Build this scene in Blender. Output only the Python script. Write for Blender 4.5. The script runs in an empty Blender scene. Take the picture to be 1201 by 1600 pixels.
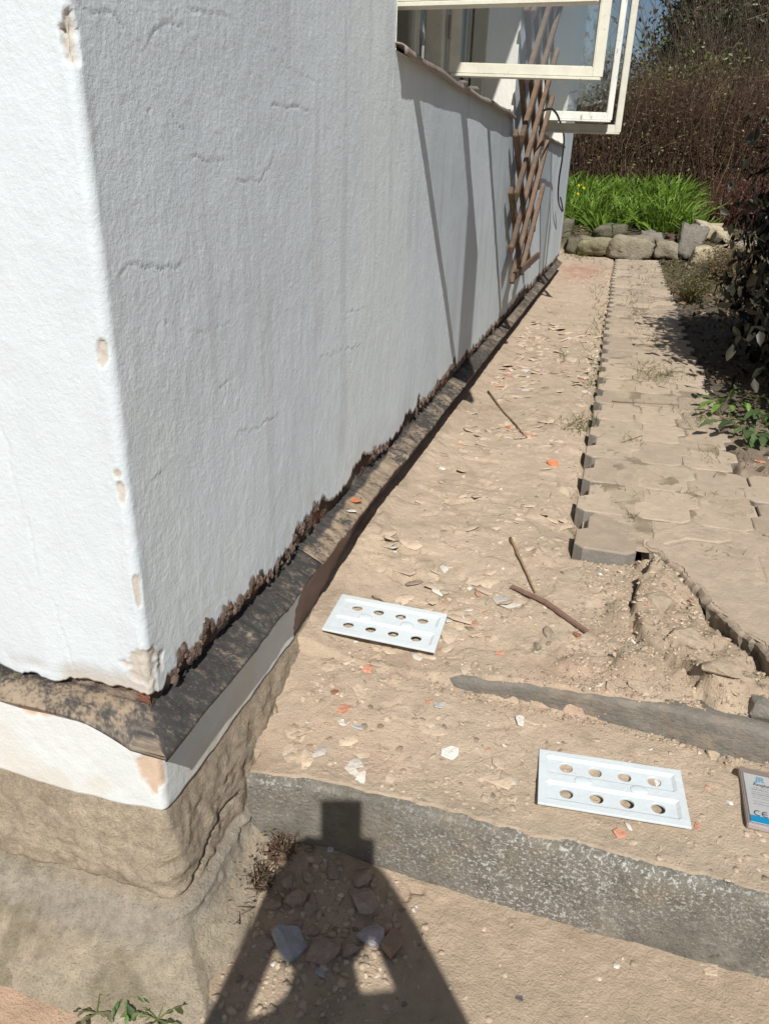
import bpy, bmesh, math, random
import numpy as np
from mathutils import Vector, Matrix
random.seed(7)
RS = np.random.RandomState(11)
sc = bpy.context.scene
COL = sc.collection
CAMZ = 1.508

# ------------------------------------------------------------------ camera
XR = np.array([.9590, .1390, -.2464]); YD = np.array([.2815, -.3838, .8795]); DN = np.cross(YD, XR)
YD = YD/np.linalg.norm(YD); XR = XR-XR.dot(YD)*YD; XR /= np.linalg.norm(XR); DN = np.cross(YD, XR)
if DN[1] < 0: DN = -DN
cam_d = bpy.data.cameras.new('camera'); cam = bpy.data.objects.new('camera', cam_d); COL.objects.link(cam)
cam_d.sensor_fit = 'VERTICAL'; cam_d.sensor_height = 24.0; cam_d.sensor_width = 18.0
cam_d.lens = 1178/1600*24; cam_d.clip_start = 0.02; cam_d.clip_end = 2000
right = Vector((XR[0], YD[0], -DN[0])); down = Vector((XR[1], YD[1], -DN[1])); fwd = Vector((XR[2], YD[2], -DN[2]))
rm = Matrix((right, -down, -fwd)).transposed().to_4x4()
cam.matrix_world = Matrix.Translation((0, 0, CAMZ)) @ rm
sc.camera = cam

# ------------------------------------------------------------------ world, sun, exposure
TO_SUN = Vector((.227, -.656, .720)).normalized()
w = bpy.data.worlds.new('World'); sc.world = w; w.use_nodes = True
nt = w.node_tree; bg = nt.nodes['Background']
sky = nt.nodes.new('ShaderNodeTexSky'); sky.sky_type = 'NISHITA'; sky.sun_disc = False
sky.sun_elevation = math.asin(TO_SUN.z); sky.sun_rotation = math.atan2(TO_SUN.x, TO_SUN.y)
sky.air_density = 1.0; sky.dust_density = 1.2
nt.links.new(sky.outputs[0], bg.inputs[0]); bg.inputs[1].default_value = 0.050
sd = bpy.data.lights.new('sun', 'SUN'); sd.energy = 4.8; sd.angle = math.radians(0.53); sd.color = (1.0, .972, .925)
so = bpy.data.objects.new('sun', sd); COL.objects.link(so)
so.rotation_euler = TO_SUN.to_track_quat('Z', 'Y').to_euler(); so.location = TO_SUN*30
sc.view_settings.view_transform = 'Standard'; sc.view_settings.look = 'None'
sc.view_settings.exposure = 0.13; sc.view_settings.gamma = 1.0
sc.cycles.max_bounces = 8; sc.cycles.transparent_max_bounces = 16

# ------------------------------------------------------------------ helpers
def ray(px, py):
    c = np.array([px-600., py-800., 1178.]); return np.array([c@XR, c@YD, -(c@DN)])
def ptz(px, py, z):
    r = ray(px, py); t = (z-CAMZ)/r[2]; return (r[0]*t, r[1]*t)

def hash2(ix, iy, s):
    n = (ix.astype(np.int64)*374761393 + iy.astype(np.int64)*668265263 + s*974634777) & 0xffffffff
    n = ((n ^ (n >> 13))*1274126177) & 0xffffffff
    return ((n ^ (n >> 16)) & 0xffff)/65535.0*2-1
def vnoise(x, y, s=0):
    xi = np.floor(x); yi = np.floor(y); fx = x-xi; fy = y-yi
    fx = fx*fx*(3-2*fx); fy = fy*fy*(3-2*fy)
    a = hash2(xi, yi, s); b = hash2(xi+1, yi, s); c = hash2(xi, yi+1, s); d = hash2(xi+1, yi+1, s)
    return (a*(1-fx)+b*fx)*(1-fy)+(c*(1-fx)+d*fx)*fy
def fbm(x, y, o=4, s=0, g=.5):
    t = 0; a = 1; n = 0
    for i in range(o):
        t = t+a*vnoise(x*2**i+i*17.3, y*2**i-i*9.1, s+i); n += a; a *= g
    return t/n
def ridged(x, y, o=3, s=0):
    t = 0; a = 1; n = 0
    for i in range(o):
        t = t+a*(1-np.abs(vnoise(x*2**i, y*2**i, s+i))*2); n += a; a *= .5
    return t/n
def ss(t):
    t = np.clip(t, 0, 1); return t*t*(3-2*t)
def mixc(a, b, t):
    return a*(1-t[..., None])+np.array(b)*t[..., None]

def mesh_np(name, V, F, mat=None, parent=None, col=None, smooth=True, loc=(0, 0, 0)):
    """V (n,3) vertices, F (m,k) faces, all faces the same corner count"""
    V = np.asarray(V, np.float32); F = np.asarray(F, np.int32); k = F.shape[1]
    me = bpy.data.meshes.new(name)
    me.vertices.add(len(V)); me.vertices.foreach_set('co', V.ravel())
    me.loops.add(F.size); me.loops.foreach_set('vertex_index', F.ravel())
    me.polygons.add(len(F)); me.polygons.foreach_set('loop_start', np.arange(0, F.size, k, dtype=np.int32))
    me.update(calc_edges=True); me.validate()
    if smooth: me.polygons.foreach_set('use_smooth', np.ones(len(me.polygons), bool))
    if col is not None:
        ca = me.color_attributes.new('Col', 'FLOAT_COLOR', 'POINT')
        c4 = np.ones((len(V), 4), np.float32); c4[:, :3] = col; ca.data.foreach_set('color', c4.ravel())
    if mat: me.materials.append(mat)
    o = bpy.data.objects.new(name, me); COL.objects.link(o); o.location = loc
    if parent: o.parent = parent
    return o
def grid_faces(nu, nv):
    i = np.arange(nu-1)[:, None]*nv+np.arange(nv-1)[None, :]
    i = i.ravel(); return np.stack([i, i+nv, i+nv+1, i+1], 1)
def tag(o, label=None, cat=None, group=None, kind=None):
    if label: o['label'] = label
    if cat: o['category'] = cat
    if group: o['group'] = group
    if kind: o['kind'] = kind
    return o
def empty(name, loc, rz=0):
    o = bpy.data.objects.new(name, None); COL.objects.link(o); o.location = loc; o.rotation_euler = (0, 0, rz)
    o.empty_display_size = .1; return o
def bm_obj(name, bm, mat=None, parent=None, smooth=False):
    me = bpy.data.meshes.new(name); bm.to_mesh(me); bm.free()
    if smooth: me.polygons.foreach_set('use_smooth', np.ones(len(me.polygons), bool))
    if mat: me.materials.append(mat)
    o = bpy.data.objects.new(name, me); COL.objects.link(o)
    if parent: o.parent = parent
    return o
def add_box(bm, c, s, M=None, bev=0):
    r = bmesh.ops.create_cube(bm, size=1)
    for v in r['verts']:
        v.co = Vector((v.co.x*s[0]+c[0], v.co.y*s[1]+c[1], v.co.z*s[2]+c[2]))
    if bev:
        es = list({e for v in r['verts'] for e in v.link_edges})
        rr = bmesh.ops.bevel(bm, geom=es, offset=bev, segments=2, affect='EDGES')
        vs = {v for f in rr['faces'] for v in f.verts} | {v for v in r['verts'] if v.is_valid}
    else: vs = r['verts']
    if M:
        for v in vs: v.co = M @ v.co
    return vs
def tube_mesh(pts, rad, n=6, closed=True):
    """tapered tube through pts; rad scalar or list"""
    pts = [Vector(p) for p in pts]; V = []; F = []
    if not hasattr(rad, '__len__'): rad = [rad]*len(pts)
    for i, p in enumerate(pts):
        d = (pts[min(i+1, len(pts)-1)]-pts[max(i-1, 0)]).normalized()
        u = d.orthogonal().normalized() if i == 0 else (u-d*u.dot(d)).normalized()
        v = d.cross(u)
        for k in range(n):
            a = 2*math.pi*k/n; V.append(p+(u*math.cos(a)+v*math.sin(a))*rad[i])
    for i in range(len(pts)-1):
        for k in range(n):
            F.append((i*n+k, i*n+(k+1) % n, (i+1)*n+(k+1) % n, (i+1)*n+k))
    return V, F
def tube_obj(name, pts, rad, mat, parent=None, n=6):
    V, F = tube_mesh(pts, rad, n)
    me = bpy.data.meshes.new(name)
    F = [list(f) for f in F]+[list(range(n))[::-1], list(range(len(V)-n, len(V)))]
    me.from_pydata([tuple(v) for v in V], [], F); me.materials.append(mat)
    me.polygons.foreach_set('use_smooth', np.ones(len(me.polygons), bool))
    o = bpy.data.objects.new(name, me); COL.objects.link(o)
    if parent: o.parent = parent
    return o

# ------------------------------------------------------------------ materials
def N(t, ty, **kw):
    n = t.nodes.new(ty)
    for k, v in kw.items():
        if k == 'op': n.operation = v
        elif k == 'blend': n.blend_type = v; n.data_type = 'RGBA'
        else: n.inputs[k].default_value = v
    return n
def material(name, base=(.5, .5, .5), rough=.9, attr=False, var=.25, vscale=8, bump=(), spec=.3, detail2=None, stretch=(1, 1, 1), metal=0, trans=0):
    """bump: list of (kind, scale, distance)."""
    m = bpy.data.materials.new(name); m.use_nodes = True; t = m.node_tree
    b = t.nodes['Principled BSDF']; b.inputs['Roughness'].default_value = rough
    b.inputs['Specular IOR Level'].default_value = spec; b.inputs['Metallic'].default_value = metal
    tc = t.nodes.new('ShaderNodeTexCoord'); mp = t.nodes.new('ShaderNodeMapping'); mp.inputs['Scale'].default_value = stretch
    t.links.new(tc.outputs['Object'], mp.inputs[0])
    if attr:
        a = t.nodes.new('ShaderNodeAttribute'); a.attribute_name = 'Col'; src = a.outputs['Color']
    else:
        a = t.nodes.new('ShaderNodeRGB'); a.outputs[0].default_value = (*base, 1); src = a.outputs[0]
    if var:
        nz = N(t, 'ShaderNodeTexNoise', Scale=vscale, Detail=8, Roughness=.65); t.links.new(mp.outputs[0], nz.inputs['Vector'])
        mr = t.nodes.new('ShaderNodeMapRange'); mr.inputs[1].default_value = .25; mr.inputs[2].default_value = .75
        mr.inputs[3].default_value = 1-var; mr.inputs[4].default_value = 1+var
        t.links.new(nz.outputs[0], mr.inputs[0])
        mx = t.nodes.new('ShaderNodeVectorMath'); mx.operation = 'SCALE'
        t.links.new(src, mx.inputs[0]); t.links.new(mr.outputs[0], mx.inputs['Scale']); src = mx.outputs[0]
    if detail2:   # (scale, threshold, colour, amount) specks that belong to the surface
        for (scl, lo, hi, colr, amt, *msk) in detail2:
            n2 = N(t, 'ShaderNodeTexNoise', Scale=scl, Detail=6, Roughness=.7); t.links.new(mp.outputs[0], n2.inputs['Vector'])
            r2 = t.nodes.new('ShaderNodeMapRange'); r2.inputs[1].default_value = lo; r2.inputs[2].default_value = hi
            r2.inputs[3].default_value = 0; r2.inputs[4].default_value = amt; t.links.new(n2.outputs[0], r2.inputs[0])
            fac = r2.outputs[0]
            if msk:
                n3 = N(t, 'ShaderNodeTexNoise', Scale=msk[0], Detail=2); t.links.new(tc.outputs['Object'], n3.inputs['Vector'])
                r3 = t.nodes.new('ShaderNodeMapRange'); r3.inputs[1].default_value = .42; r3.inputs[2].default_value = .62; t.links.new(n3.outputs[0], r3.inputs[0])
                mu = N(t, 'ShaderNodeMath', op='MULTIPLY'); t.links.new(fac, mu.inputs[0]); t.links.new(r3.outputs[0], mu.inputs[1]); fac = mu.outputs[0]
            mm = t.nodes.new('ShaderNodeMix'); mm.data_type = 'RGBA'
            t.links.new(fac, mm.inputs[0]); t.links.new(src, mm.inputs[6]); mm.inputs[7].default_value = (*colr, 1); src = mm.outputs[2]
    t.links.new(src, b.inputs['Base Color'])
    prev = None
    for (kd, scl, dist) in bump:
        if kd == 'n': x = N(t, 'ShaderNodeTexNoise', Scale=scl, Detail=6, Roughness=.6)
        else: x = N(t, 'ShaderNodeTexVoronoi', Scale=scl); x.feature = 'DISTANCE_TO_EDGE' if kd == 'e' else 'F1'
        t.links.new(mp.outputs[0], x.inputs['Vector'])
        bp = t.nodes.new('ShaderNodeBump'); bp.inputs['Distance'].default_value = dist; bp.inputs['Strength'].default_value = 1
        t.links.new(x.outputs[0], bp.inputs['Height'])
        if prev: t.links.new(prev.outputs[0], bp.inputs['Normal'])
        prev = bp
    if prev: t.links.new(prev.outputs[0], b.inputs['Normal'])
    if trans:
        b.inputs['Subsurface Weight'].default_value = 0
        tr = t.nodes.new('ShaderNodeBsdfTranslucent'); t.links.new(src, tr.inputs[0])
        ms = t.nodes.new('ShaderNodeMixShader'); ms.inputs[0].default_value = trans
        t.links.new(b.outputs[0], ms.inputs[1]); t.links.new(tr.outputs[0], ms.inputs[2])
        t.links.new(ms.outputs[0], t.nodes['Material Output'].inputs[0])
    return m
DUST = np.array([.490, .388, .284])
M_DIRT = material('dust_ground', attr=True, var=.16, vscale=14, bump=[('n', 70, .005), ('n', 190, .0045), ('n', 520, .0018)],
                  detail2=[(170, .63, .72, (.20, .14, .09), .7), (260, .66, .74, (.62, .55, .45), .7)])
M_CHIP = material('dusty_chip', attr=True, var=.16, vscale=60, bump=[('n', 60, .006), ('n', 260, .0022)])
M_PLASTER = material('white_plaster', attr=True, var=.05, vscale=9, bump=[('n', 130, .0014), ('n', 420, .0005)], spec=.25, rough=.75)
M_FOUND = material('sandy_render', attr=True, var=.30, vscale=34, bump=[('n', 110, .010), ('n', 380, .005)],
                   detail2=[(90, .62, .7, (.16, .11, .07), .6), (40, .6, .75, (.32, .27, .17), .4)])
M_CORE = material('broken_masonry', attr=True, var=.35, vscale=30, bump=[('n', 80, .01), ('n', 300, .004)])
M_STRIP = material('bitumen_sheet', attr=True, var=.3, vscale=30, bump=[('n', 160, .0015)], rough=.62, spec=.4, stretch=(.5, 1, 1),
                   detail2=[(60, .52, .74, (.30, .24, .17), .45), (240, .6, .7, (.45, .36, .26), .5)])
M_PAVER = None
M_CONC = material('old_concrete', base=(.20, .185, .152), var=.4, vscale=22, bump=[('n', 110, .006), ('n', 400, .003)], stretch=(1, 1, 1),
                  detail2=[(120, .54, .58, (.56, .56, .53), .9, 2.4), (210, .57, .62, (.48, .47, .43), .7, 2.0), (45, .6, .66, (.07, .065, .05), .6), (7, .5, .75, (.30, .24, .17), .7)])
M_CONC2 = material('gritty_concrete', base=(.18, .165, .14), var=.3, vscale=22, bump=[('n', 110, .005), ('n', 400, .002)], stretch=(.6, 1, 1),
                   detail2=[(120, .60, .68, (.36, .35, .31), .6), (26, .5, .75, (.36, .27, .19), .7)])
M_STONE = material('wall_stone', attr=True, var=.3, vscale=9, bump=[('n', 30, .02), ('n', 160, .005)], detail2=[(14, .55, .7, (.10, .10, .05), .7)])
M_CREAM = material('cream_paint', base=(.62, .605, .51), var=.12, vscale=12, bump=[('n', 140, .0012)], rough=.5, detail2=[(38, .64, .69, (.22, .17, .12), .9)])
M_WHITEP = material('weathered_white_paint', base=(.72, .72, .66), var=.12, vscale=14, bump=[('n', 120, .002)], rough=.6, stretch=(1, 1, .3), detail2=[(40, .58, .64, (.30, .25, .20), .85)])
M_REVEAL = material('reveal_paint', base=(.72, .71, .65), var=.08, vscale=5, bump=[('n', 60, .004)], stretch=(1, 1, .3))
M_SILL = material('sill_sheet', base=(.30, .25, .22), var=.3, vscale=20, bump=[('n', 60, .002)], rough=.6)
M_WOOD = material('trellis_wood', base=(.165, .112, .078), var=.35, vscale=22, bump=[('n', 200, .002)], rough=.75, stretch=(1, .2, 1))
M_TWIG = material('dry_twig', base=(.22, .15, .09), var=.35, vscale=30, bump=[('n', 200, .002)])
M_BLACK = material('black_cable', base=(.015, .015, .016), var=0, rough=.5)
M_DARKIN = material('dark_interior', base=(.10, .09, .08), var=.2)
M_ROOF = material('roof_tile', base=(.30, .12, .07), var=.3, bump=[('n', 30, .01)])
M_PLATE = material('milky_plastic', base=(.60, .655, .675), var=.04, vscale=16, rough=.3, spec=.5, bump=[('n', 14, .004)], detail2=[(60, .60, .74, (.50, .42, .33), .55), (320, .66, .70, (.40, .32, .24), .7), (9, .5, .8, (.55, .50, .43), .35)])
M_PAPER = material('white_paper', base=(.74, .77, .79), var=.02, rough=.35, spec=.5)
M_BLUE = material('blue_print', base=(.02, .42, .80), var=.03, rough=.3)
M_LBLUE = material('pale_blue_print', base=(.22, .50, .74), var=.03, rough=.3)
M_INK = material('grey_ink', base=(.10, .10, .11), var=0, rough=.5)
M_INK2 = material('pale_ink', base=(.33, .34, .36), var=0, rough=.5)
M_CARDB = material('clear_case_edge', base=(.36, .31, .29), var=.1, rough=.25, spec=.5)
M_LEAF = material('leaves', attr=True, var=.25, vscale=40, rough=.5, spec=.4, trans=.3)
M_LEAFD = material('dark_leaves', attr=True, var=.3, vscale=25, rough=.45, spec=.4, trans=.08)
M_STEM = material('stems', attr=True, var=.25, vscale=25, rough=.85)
M_SKIN = material('skin', base=(.50, .30, .21), var=.05, rough=.5)
M_CLOTH = material('dark_blue_cloth', base=(.04, .05, .09), var=.15, vscale=40, bump=[('n', 60, .004)])
M_JEAN = material('denim', base=(.06, .08, .14), var=.2, vscale=60)
M_HAIR = material('brown_hair', base=(.06, .035, .02), var=.3, vscale=60, bump=[('n', 200, .004)])
M_SHOE = material('shoe_leather', base=(.04, .03, .025), var=.2)
M_PHONE = material('phone_shell', base=(.02, .02, .022), var=0, rough=.2, spec=.6)
mg = bpy.data.materials.new('window_glass'); mg.use_nodes = True; t = mg.node_tree; t.nodes.remove(t.nodes['Principled BSDF'])
tr = t.nodes.new('ShaderNodeBsdfTransparent'); tr.inputs[0].default_value = (.94, .965, .965, 1)
gl = t.nodes.new('ShaderNodeBsdfGlossy'); gl.inputs['Roughness'].default_value = .02
ge = t.nodes.new('ShaderNodeNewGeometry'); dp_ = t.nodes.new('ShaderNodeVectorMath'); dp_.operation = 'DOT_PRODUCT'
t.links.new(ge.outputs['Incoming'], dp_.inputs[0]); t.links.new(ge.outputs['Normal'], dp_.inputs[1])
ab = N(t, 'ShaderNodeMath', op='ABSOLUTE'); t.links.new(dp_.outputs['Value'], ab.inputs[0])
om = N(t, 'ShaderNodeMath', op='SUBTRACT'); om.inputs[0].default_value = 1; t.links.new(ab.outputs[0], om.inputs[1])
pw = N(t, 'ShaderNodeMath', op='POWER'); pw.inputs[1].default_value = 5; t.links.new(om.outputs[0], pw.inputs[0])
fr = N(t, 'ShaderNodeMath', op='MULTIPLY_ADD'); fr.inputs[1].default_value = .90; fr.inputs[2].default_value = .22; t.links.new(pw.outputs[0], fr.inputs[0])
ms = t.nodes.new('ShaderNodeMixShader'); t.links.new(fr.outputs[0], ms.inputs[0]); t.links.new(tr.outputs[0], ms.inputs[1]); t.links.new(gl.outputs[0], ms.inputs[2])
t.links.new(ms.outputs[0], t.nodes['Material Output'].inputs[0]); M_GLASS = mg
mc = bpy.data.materials.new('clear_plastic'); mc.use_nodes = True; t = mc.node_tree; t.nodes.remove(t.nodes['Principled BSDF'])
tr = t.nodes.new('ShaderNodeBsdfTransparent'); tr.inputs[0].default_value = (.93, .92, .91, 1)
gl = t.nodes.new('ShaderNodeBsdfGlossy'); gl.inputs['Roughness'].default_value = .12
ms = t.nodes.new('ShaderNodeMixShader'); ms.inputs[0].default_value = .10; t.links.new(tr.outputs[0], ms.inputs[1]); t.links.new(gl.outputs[0], ms.inputs[2])
t.links.new(ms.outputs[0], t.nodes['Material Output'].inputs[0]); M_CLEAR = mc

# ------------------------------------------------------------------ ground height
def poly_in(X, Y, P):
    ins = np.zeros(X.shape, bool); n = len(P)
    for i in range(n):
        x0, y0 = P[i]; x1, y1 = P[(i+1) % n]
        c = ((y0 > Y) != (y1 > Y)) & (X < (x1-x0)*(Y-y0)/(y1-y0+1e-12)+x0); ins ^= c
    return ins
SLAB = [(.215, 2.372), (.235, 2.33), (.262, 2.335), (.285, 2.27), (.318, 2.245), (.335, 2.17), (.372, 2.12), (.385, 2.04), (.43, 1.975), (.445, 1.92), (.495, 1.865), (.515, 1.80), (.565, 1.76), (.60, 1.70), (.66, 1.675), (1.6, 1.67), (1.6, 2.592), (.246, 2.592), (.246, 2.44), (.215, 2.41)]
BUMPS = []   # (x, y, radius, height, sharp)
CREV = [([ptz(*q, .38) for q in ((1012, 892), (990, 925), (984, 960), (1000, 1000), (1030, 1018), (1085, 1056))], .024), ([ptz(*q, .37) for q in ((1098, 1078), (1125, 1108), (1168, 1136))], .022), ([ptz(*q, .37) for q in ((965, 872), (985, 893), (1010, 905))], .012), ([ptz(*q, .39) for q in ((600, 842), (628, 856), (650, 858))], .010), ([ptz(*q, .38) for q in ((608, 886), (632, 897), (655, 890))], .010), ([ptz(*q, .40) for q in ((672, 768), (705, 782), (742, 778))], .008), ([ptz(*q, .02) for q in ((632, 1392), (642, 1380), (662, 1388))], .006)]
def yr1(X): return 1.236-.006*np.sin(X*5)-.018*ss((-.45-X)/.2)
def H(X, Y, rough=True):
    X = np.asarray(X, float); Y = np.asarray(Y, float)
    left = ss((-.10-X)/.24)
    # bottom ledge, first step
    h = .012*fbm(X*2.1, Y*2.1, 3, 5)+0*X
    h = h+.030*ss((-.22-X)/.28)*ss((Y-.95)/.28)
    d1 = Y-yr1(X)-.004*vnoise(X*40, Y*0, 61)-.008*vnoise(X*11, Y*0, 62)
    k1 = ss((d1-.012)/.012)
    l1 = .222+np.interp(X, [-.6, -.35, .12, .5], [.066, .058, .036, .022])*ss((Y-1.30)/.32)+.004*fbm(X*4, Y*4, 3, 8)
    h = h*(1-k1)+l1*k1
    # second step
    k2 = ss((Y-1.634+.004*vnoise(X*30, X*0, 63)+.006*vnoise(X*8, X*0, 64)-.02*ss((X-.1)/.5))/.014)
    lz = np.interp(X, [-.6, -.36, -.26, -.1, .11, .31], [.290, .288, .303, .326, .334, .342])
    l0 = lz+(.394-lz)*ss((Y-1.60)/.75)+.010*fbm(X*1.7, Y*1.7, 3, 9)*ss((Y-1.7)/.5)+.03*np.exp(-np.clip(X+.66, 0, 9)/.05)
    l0 = l0+.012*ss((Y-6)/6)
    h = h*(1-k2)+l0*k2
    # under the pavers
    under = ss((X+.04)/.05)*ss((Y-2.27)/.04)*(1-ss((X-.60)/.05))
    h = h*(1-under)+np.minimum(h, .352)*under
    gut = np.exp(-((X+.05)/.05)**2)*ss((Y-2.3)/.2)
    h = h-.018*gut
    # soil right of the path
    sr = ss((X-.58)/.06)*ss((Y-2.6)/.3)
    h = h*(1-sr)+(.418+.03*ss((X-.9)/1.0)+.02*fbm(X*3, Y*3, 3, 21))*sr
    # concrete slab bed
    sl = poly_in(X, Y, SLAB)
    h = np.where(sl, np.minimum(h, .36), h)
    # raised bed at the far end
    bd = ss((Y-13.25-.12*vnoise(X*1.3, X*0, 71))/.30)
    h = h*(1-bd)+(.66+.04*fbm(X*.8, Y*.8, 3, 31)+.68*ss((Y-13.2)/4.6))*bd
    # ground off to the sides and far off stays flat
    # bank of render at the foot of the house front
    fr_ = ss((X+.67)/-.05); h = np.where((X < -.66) & (Y < 1.3), np.minimum(h, .02), h)
    if rough:
        near = np.exp(-np.maximum(0, Y-3)/4)
        rub = .5+.5*ss((Y-1.3)/.5)
        h = h+.0065*fbm(X*11, Y*11, 4, 41)*rub+.0022*fbm(X*55, Y*55, 3, 44)*(.3+.7*near)
        # broken crust: plates with sharp lips
        q = fbm(X*7+.6*fbm(X*13, Y*13, 2, 52), Y*7, 3, 50)
        h = h+.006*(ss((q-.05)/.03)-.5)*np.clip(near, .2, 1)*ss((Y-1.35)/.3)*(under < .3)
        q2 = fbm(X*5.3+3.1, Y*7.7, 4, 66); gate = ss((fbm(X*4, Y*4, 2, 67)+.05)/.15)*np.clip(near, 0, 1)*(under < .3)*(.35+.65*ss((Y-1.3)/.3))
        h = h-.010*np.exp(-((q2-.02)/.010)**2)*gate+.004*(q2 > .02)*np.exp(-np.abs(q2-.02)/.05)*gate
        # churned dirt between the kerb and the slab
        ch = ss((X-.10)/.12)*ss((Y-1.66)/.08)*(1-ss((Y-2.32)/.06))*(1-sl)
        rr = ridged(X*6, Y*6, 4, 55)
        h = h+ch*(.032*(rr-.25)+.012*fbm(X*25, Y*25, 3, 57)+.018)
        for ln, rise in CREV:
            x0_, x1_ = min(p[0] for p in ln)-.12, max(p[0] for p in ln)+.12; y0_, y1_ = min(p[1] for p in ln)-.12, max(p[1] for p in ln)+.12
            m = (X > x0_) & (X < x1_) & (Y > y0_) & (Y < y1_)
            if np.any(m):
                xs_ = X[m]+.014*fbm(X[m]*22, Y[m]*22, 3, 820); ys_ = Y[m]+.014*fbm(X[m]*22+9, Y[m]*22, 3, 821); best = np.full(xs_.shape, 9.); sg_ = np.zeros(xs_.shape)
                for a_, b_ in zip(ln[:-1], ln[1:]):
                    ax_, ay_ = b_[0]-a_[0], b_[1]-a_[1]; t_ = np.clip(((xs_-a_[0])*ax_+(ys_-a_[1])*ay_)/(ax_*ax_+ay_*ay_), 0, 1)
                    d_ = np.hypot(xs_-a_[0]-t_*ax_, ys_-a_[1]-t_*ay_); k_ = d_ < best; best[k_] = d_[k_]; sg_[k_] = (ax_*(ys_-a_[1])-ay_*(xs_-a_[0]))[k_] > 0
                h = h.copy(); h[m] = h[m]-(.030 if rise > .011 else .016)*np.exp(-(best/(.0085 if rise > .011 else .0055))**2)+rise*sg_*np.exp(-(best/.07)**2)*ss(best/.010)*((Y[m] > 1.665) | (rise < .02))
    for (bx, by, br, bh, shp) in BUMPS:
        m = (np.abs(X-bx) < br*1.3) & (np.abs(Y-by) < br*1.3)
        if np.any(m):
            d = np.hypot(X-bx, Y-by)/br+.18*vnoise(X*30, Y*30, 77)
            h = h+bh*ss((1-d)*shp)*m
    return h
BUMPS += [(.20, 1.78, .07, .025, 2.5), (.33, 1.86, .06, .03, 2.5), (.05, 1.74, .05, .016, 2), (.42, 1.73, .06, .03, 3), (.16, 2.0, .06, .02, 2),
          (.60, 1.68, .05, .03, 2), (-.08, 2.25, .05, .02, 2), (-.06, 2.9, .05, .02, 2), (-.05, 3.4, .06, .02, 2)]
def Hs(x, y): return float(H(np.array([x]), np.array([y]))[0])

def gcol(X, Y):
    """base colour of the ground"""
    C = np.ones(X.shape+(3,))*DUST
    n1 = fbm(X*1.6, Y*1.6, 4, 101)[..., None]; n2 = fbm(X*9, Y*9, 4, 103)
    C = C*(1+.10*n1)
    C = mixc(C, (.50, .33, .235), .45*ss((fbm(X*3, Y*3, 3, 105)-.05)/.4)*(Y < 1.75)*ss((Y-1.2)/.05))   # pinkish brick dust on the ledge
    C = mixc(C, (.33, .25, .18), .45*ss((n2-.22)/.25))
    C = mixc(C, (.53, .42, .30), .30*ss((-n2-.2)/.3))
    # pinkish ground by the left front
    C = mixc(C, (.52, .345, .235), .75*ss((-.72-X)/.12)*(Y < 1.0))
    C = mixc(C, (.45, .345, .24), .5*(Y < 1.24)*(X > -.6))
    C = mixc(C, (.27, .245, .205), .8*ss((.085-np.hypot((X+.60)*.9, (Y-.80)*1.5)+.02*n2)/.02))
    # churned darker dirt
    ch = ss((X-.06)/.15)*ss((Y-1.66)/.08)*(1-ss((Y-2.35)/.1))
    C = mixc(C, (.33, .25, .17), ch*(.45+.3*np.clip(n2, -1, 1)))
    # terracotta patch at the far end
    C = mixc(C, (.43, .225, .15), .85*np.exp(-((X+.42)/.30)**2-((Y-10.9)/1.1)**2)*ss((n2+.5)/.5))
    # soil right of the path
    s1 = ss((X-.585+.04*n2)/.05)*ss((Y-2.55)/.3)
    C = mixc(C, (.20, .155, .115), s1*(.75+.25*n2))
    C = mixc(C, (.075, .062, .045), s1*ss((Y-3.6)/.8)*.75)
    # joints under the pavers
    under = ss((X+.01)/.01)*ss((Y-2.30)/.02)*(1-ss((X-.58)/.02))
    C = mixc(C, (.10, .08, .045), under*.8)
    # garden bed
    bd = ss((Y-13.2)/.2)
    C = mixc(C, (.07, .05, .03), bd*.9); C = mixc(C, (.07, .10, .025), bd*.5*ss((n2)/.3))
    # plain country far off
    far = ss((np.hypot(X, Y-6)-12)/8); C = mixc(C, (.08, .10, .04), far)
    return np.clip(C, .01, .8)

def spaced(a, b, s0, k, c0=None):
    out = [a]; x = a
    while x < b:
        x += max(s0, k*abs(x-(c0 if c0 is not None else 0))); out.append(x)
    return out
gx = list(np.arange(-.74, 1.0, .0055))
x = gx[-1]; s = .0055
while x < 400: s *= 1.10; x += s; gx.append(x)
x = -.74; s = .0055; lx = []
while x > -1.5: s = min(s*1.02, .012); x -= s; lx.append(x)
while x > -400: s *= 1.25; x -= s; lx.append(x)
gx = np.array(lx[::-1]+gx)
gy = list(np.arange(.45, 1.22, .006))+list(np.arange(1.22, 1.28, .003))
y = gy[-1]
while y < 14: y += max(.005, .0034*y); gy.append(y)
s = .05
while y < 500: s *= 1.2; y += s; gy.append(y)
y = .45; s = .006; ly = []
while y > -400: s *= 1.2; y -= s; ly.append(y)
gy = np.array(ly[::-1]+gy)
GX, GY = np.meshgrid(gx, gy, indexing='ij')
GZ = H(GX, GY)
V = np.stack([GX.ravel(), GY.ravel(), GZ.ravel()], 1)
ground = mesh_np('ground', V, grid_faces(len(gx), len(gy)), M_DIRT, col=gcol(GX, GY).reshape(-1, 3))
tag(ground, kind='structure')
del V, GX, GY, GZ

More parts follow.
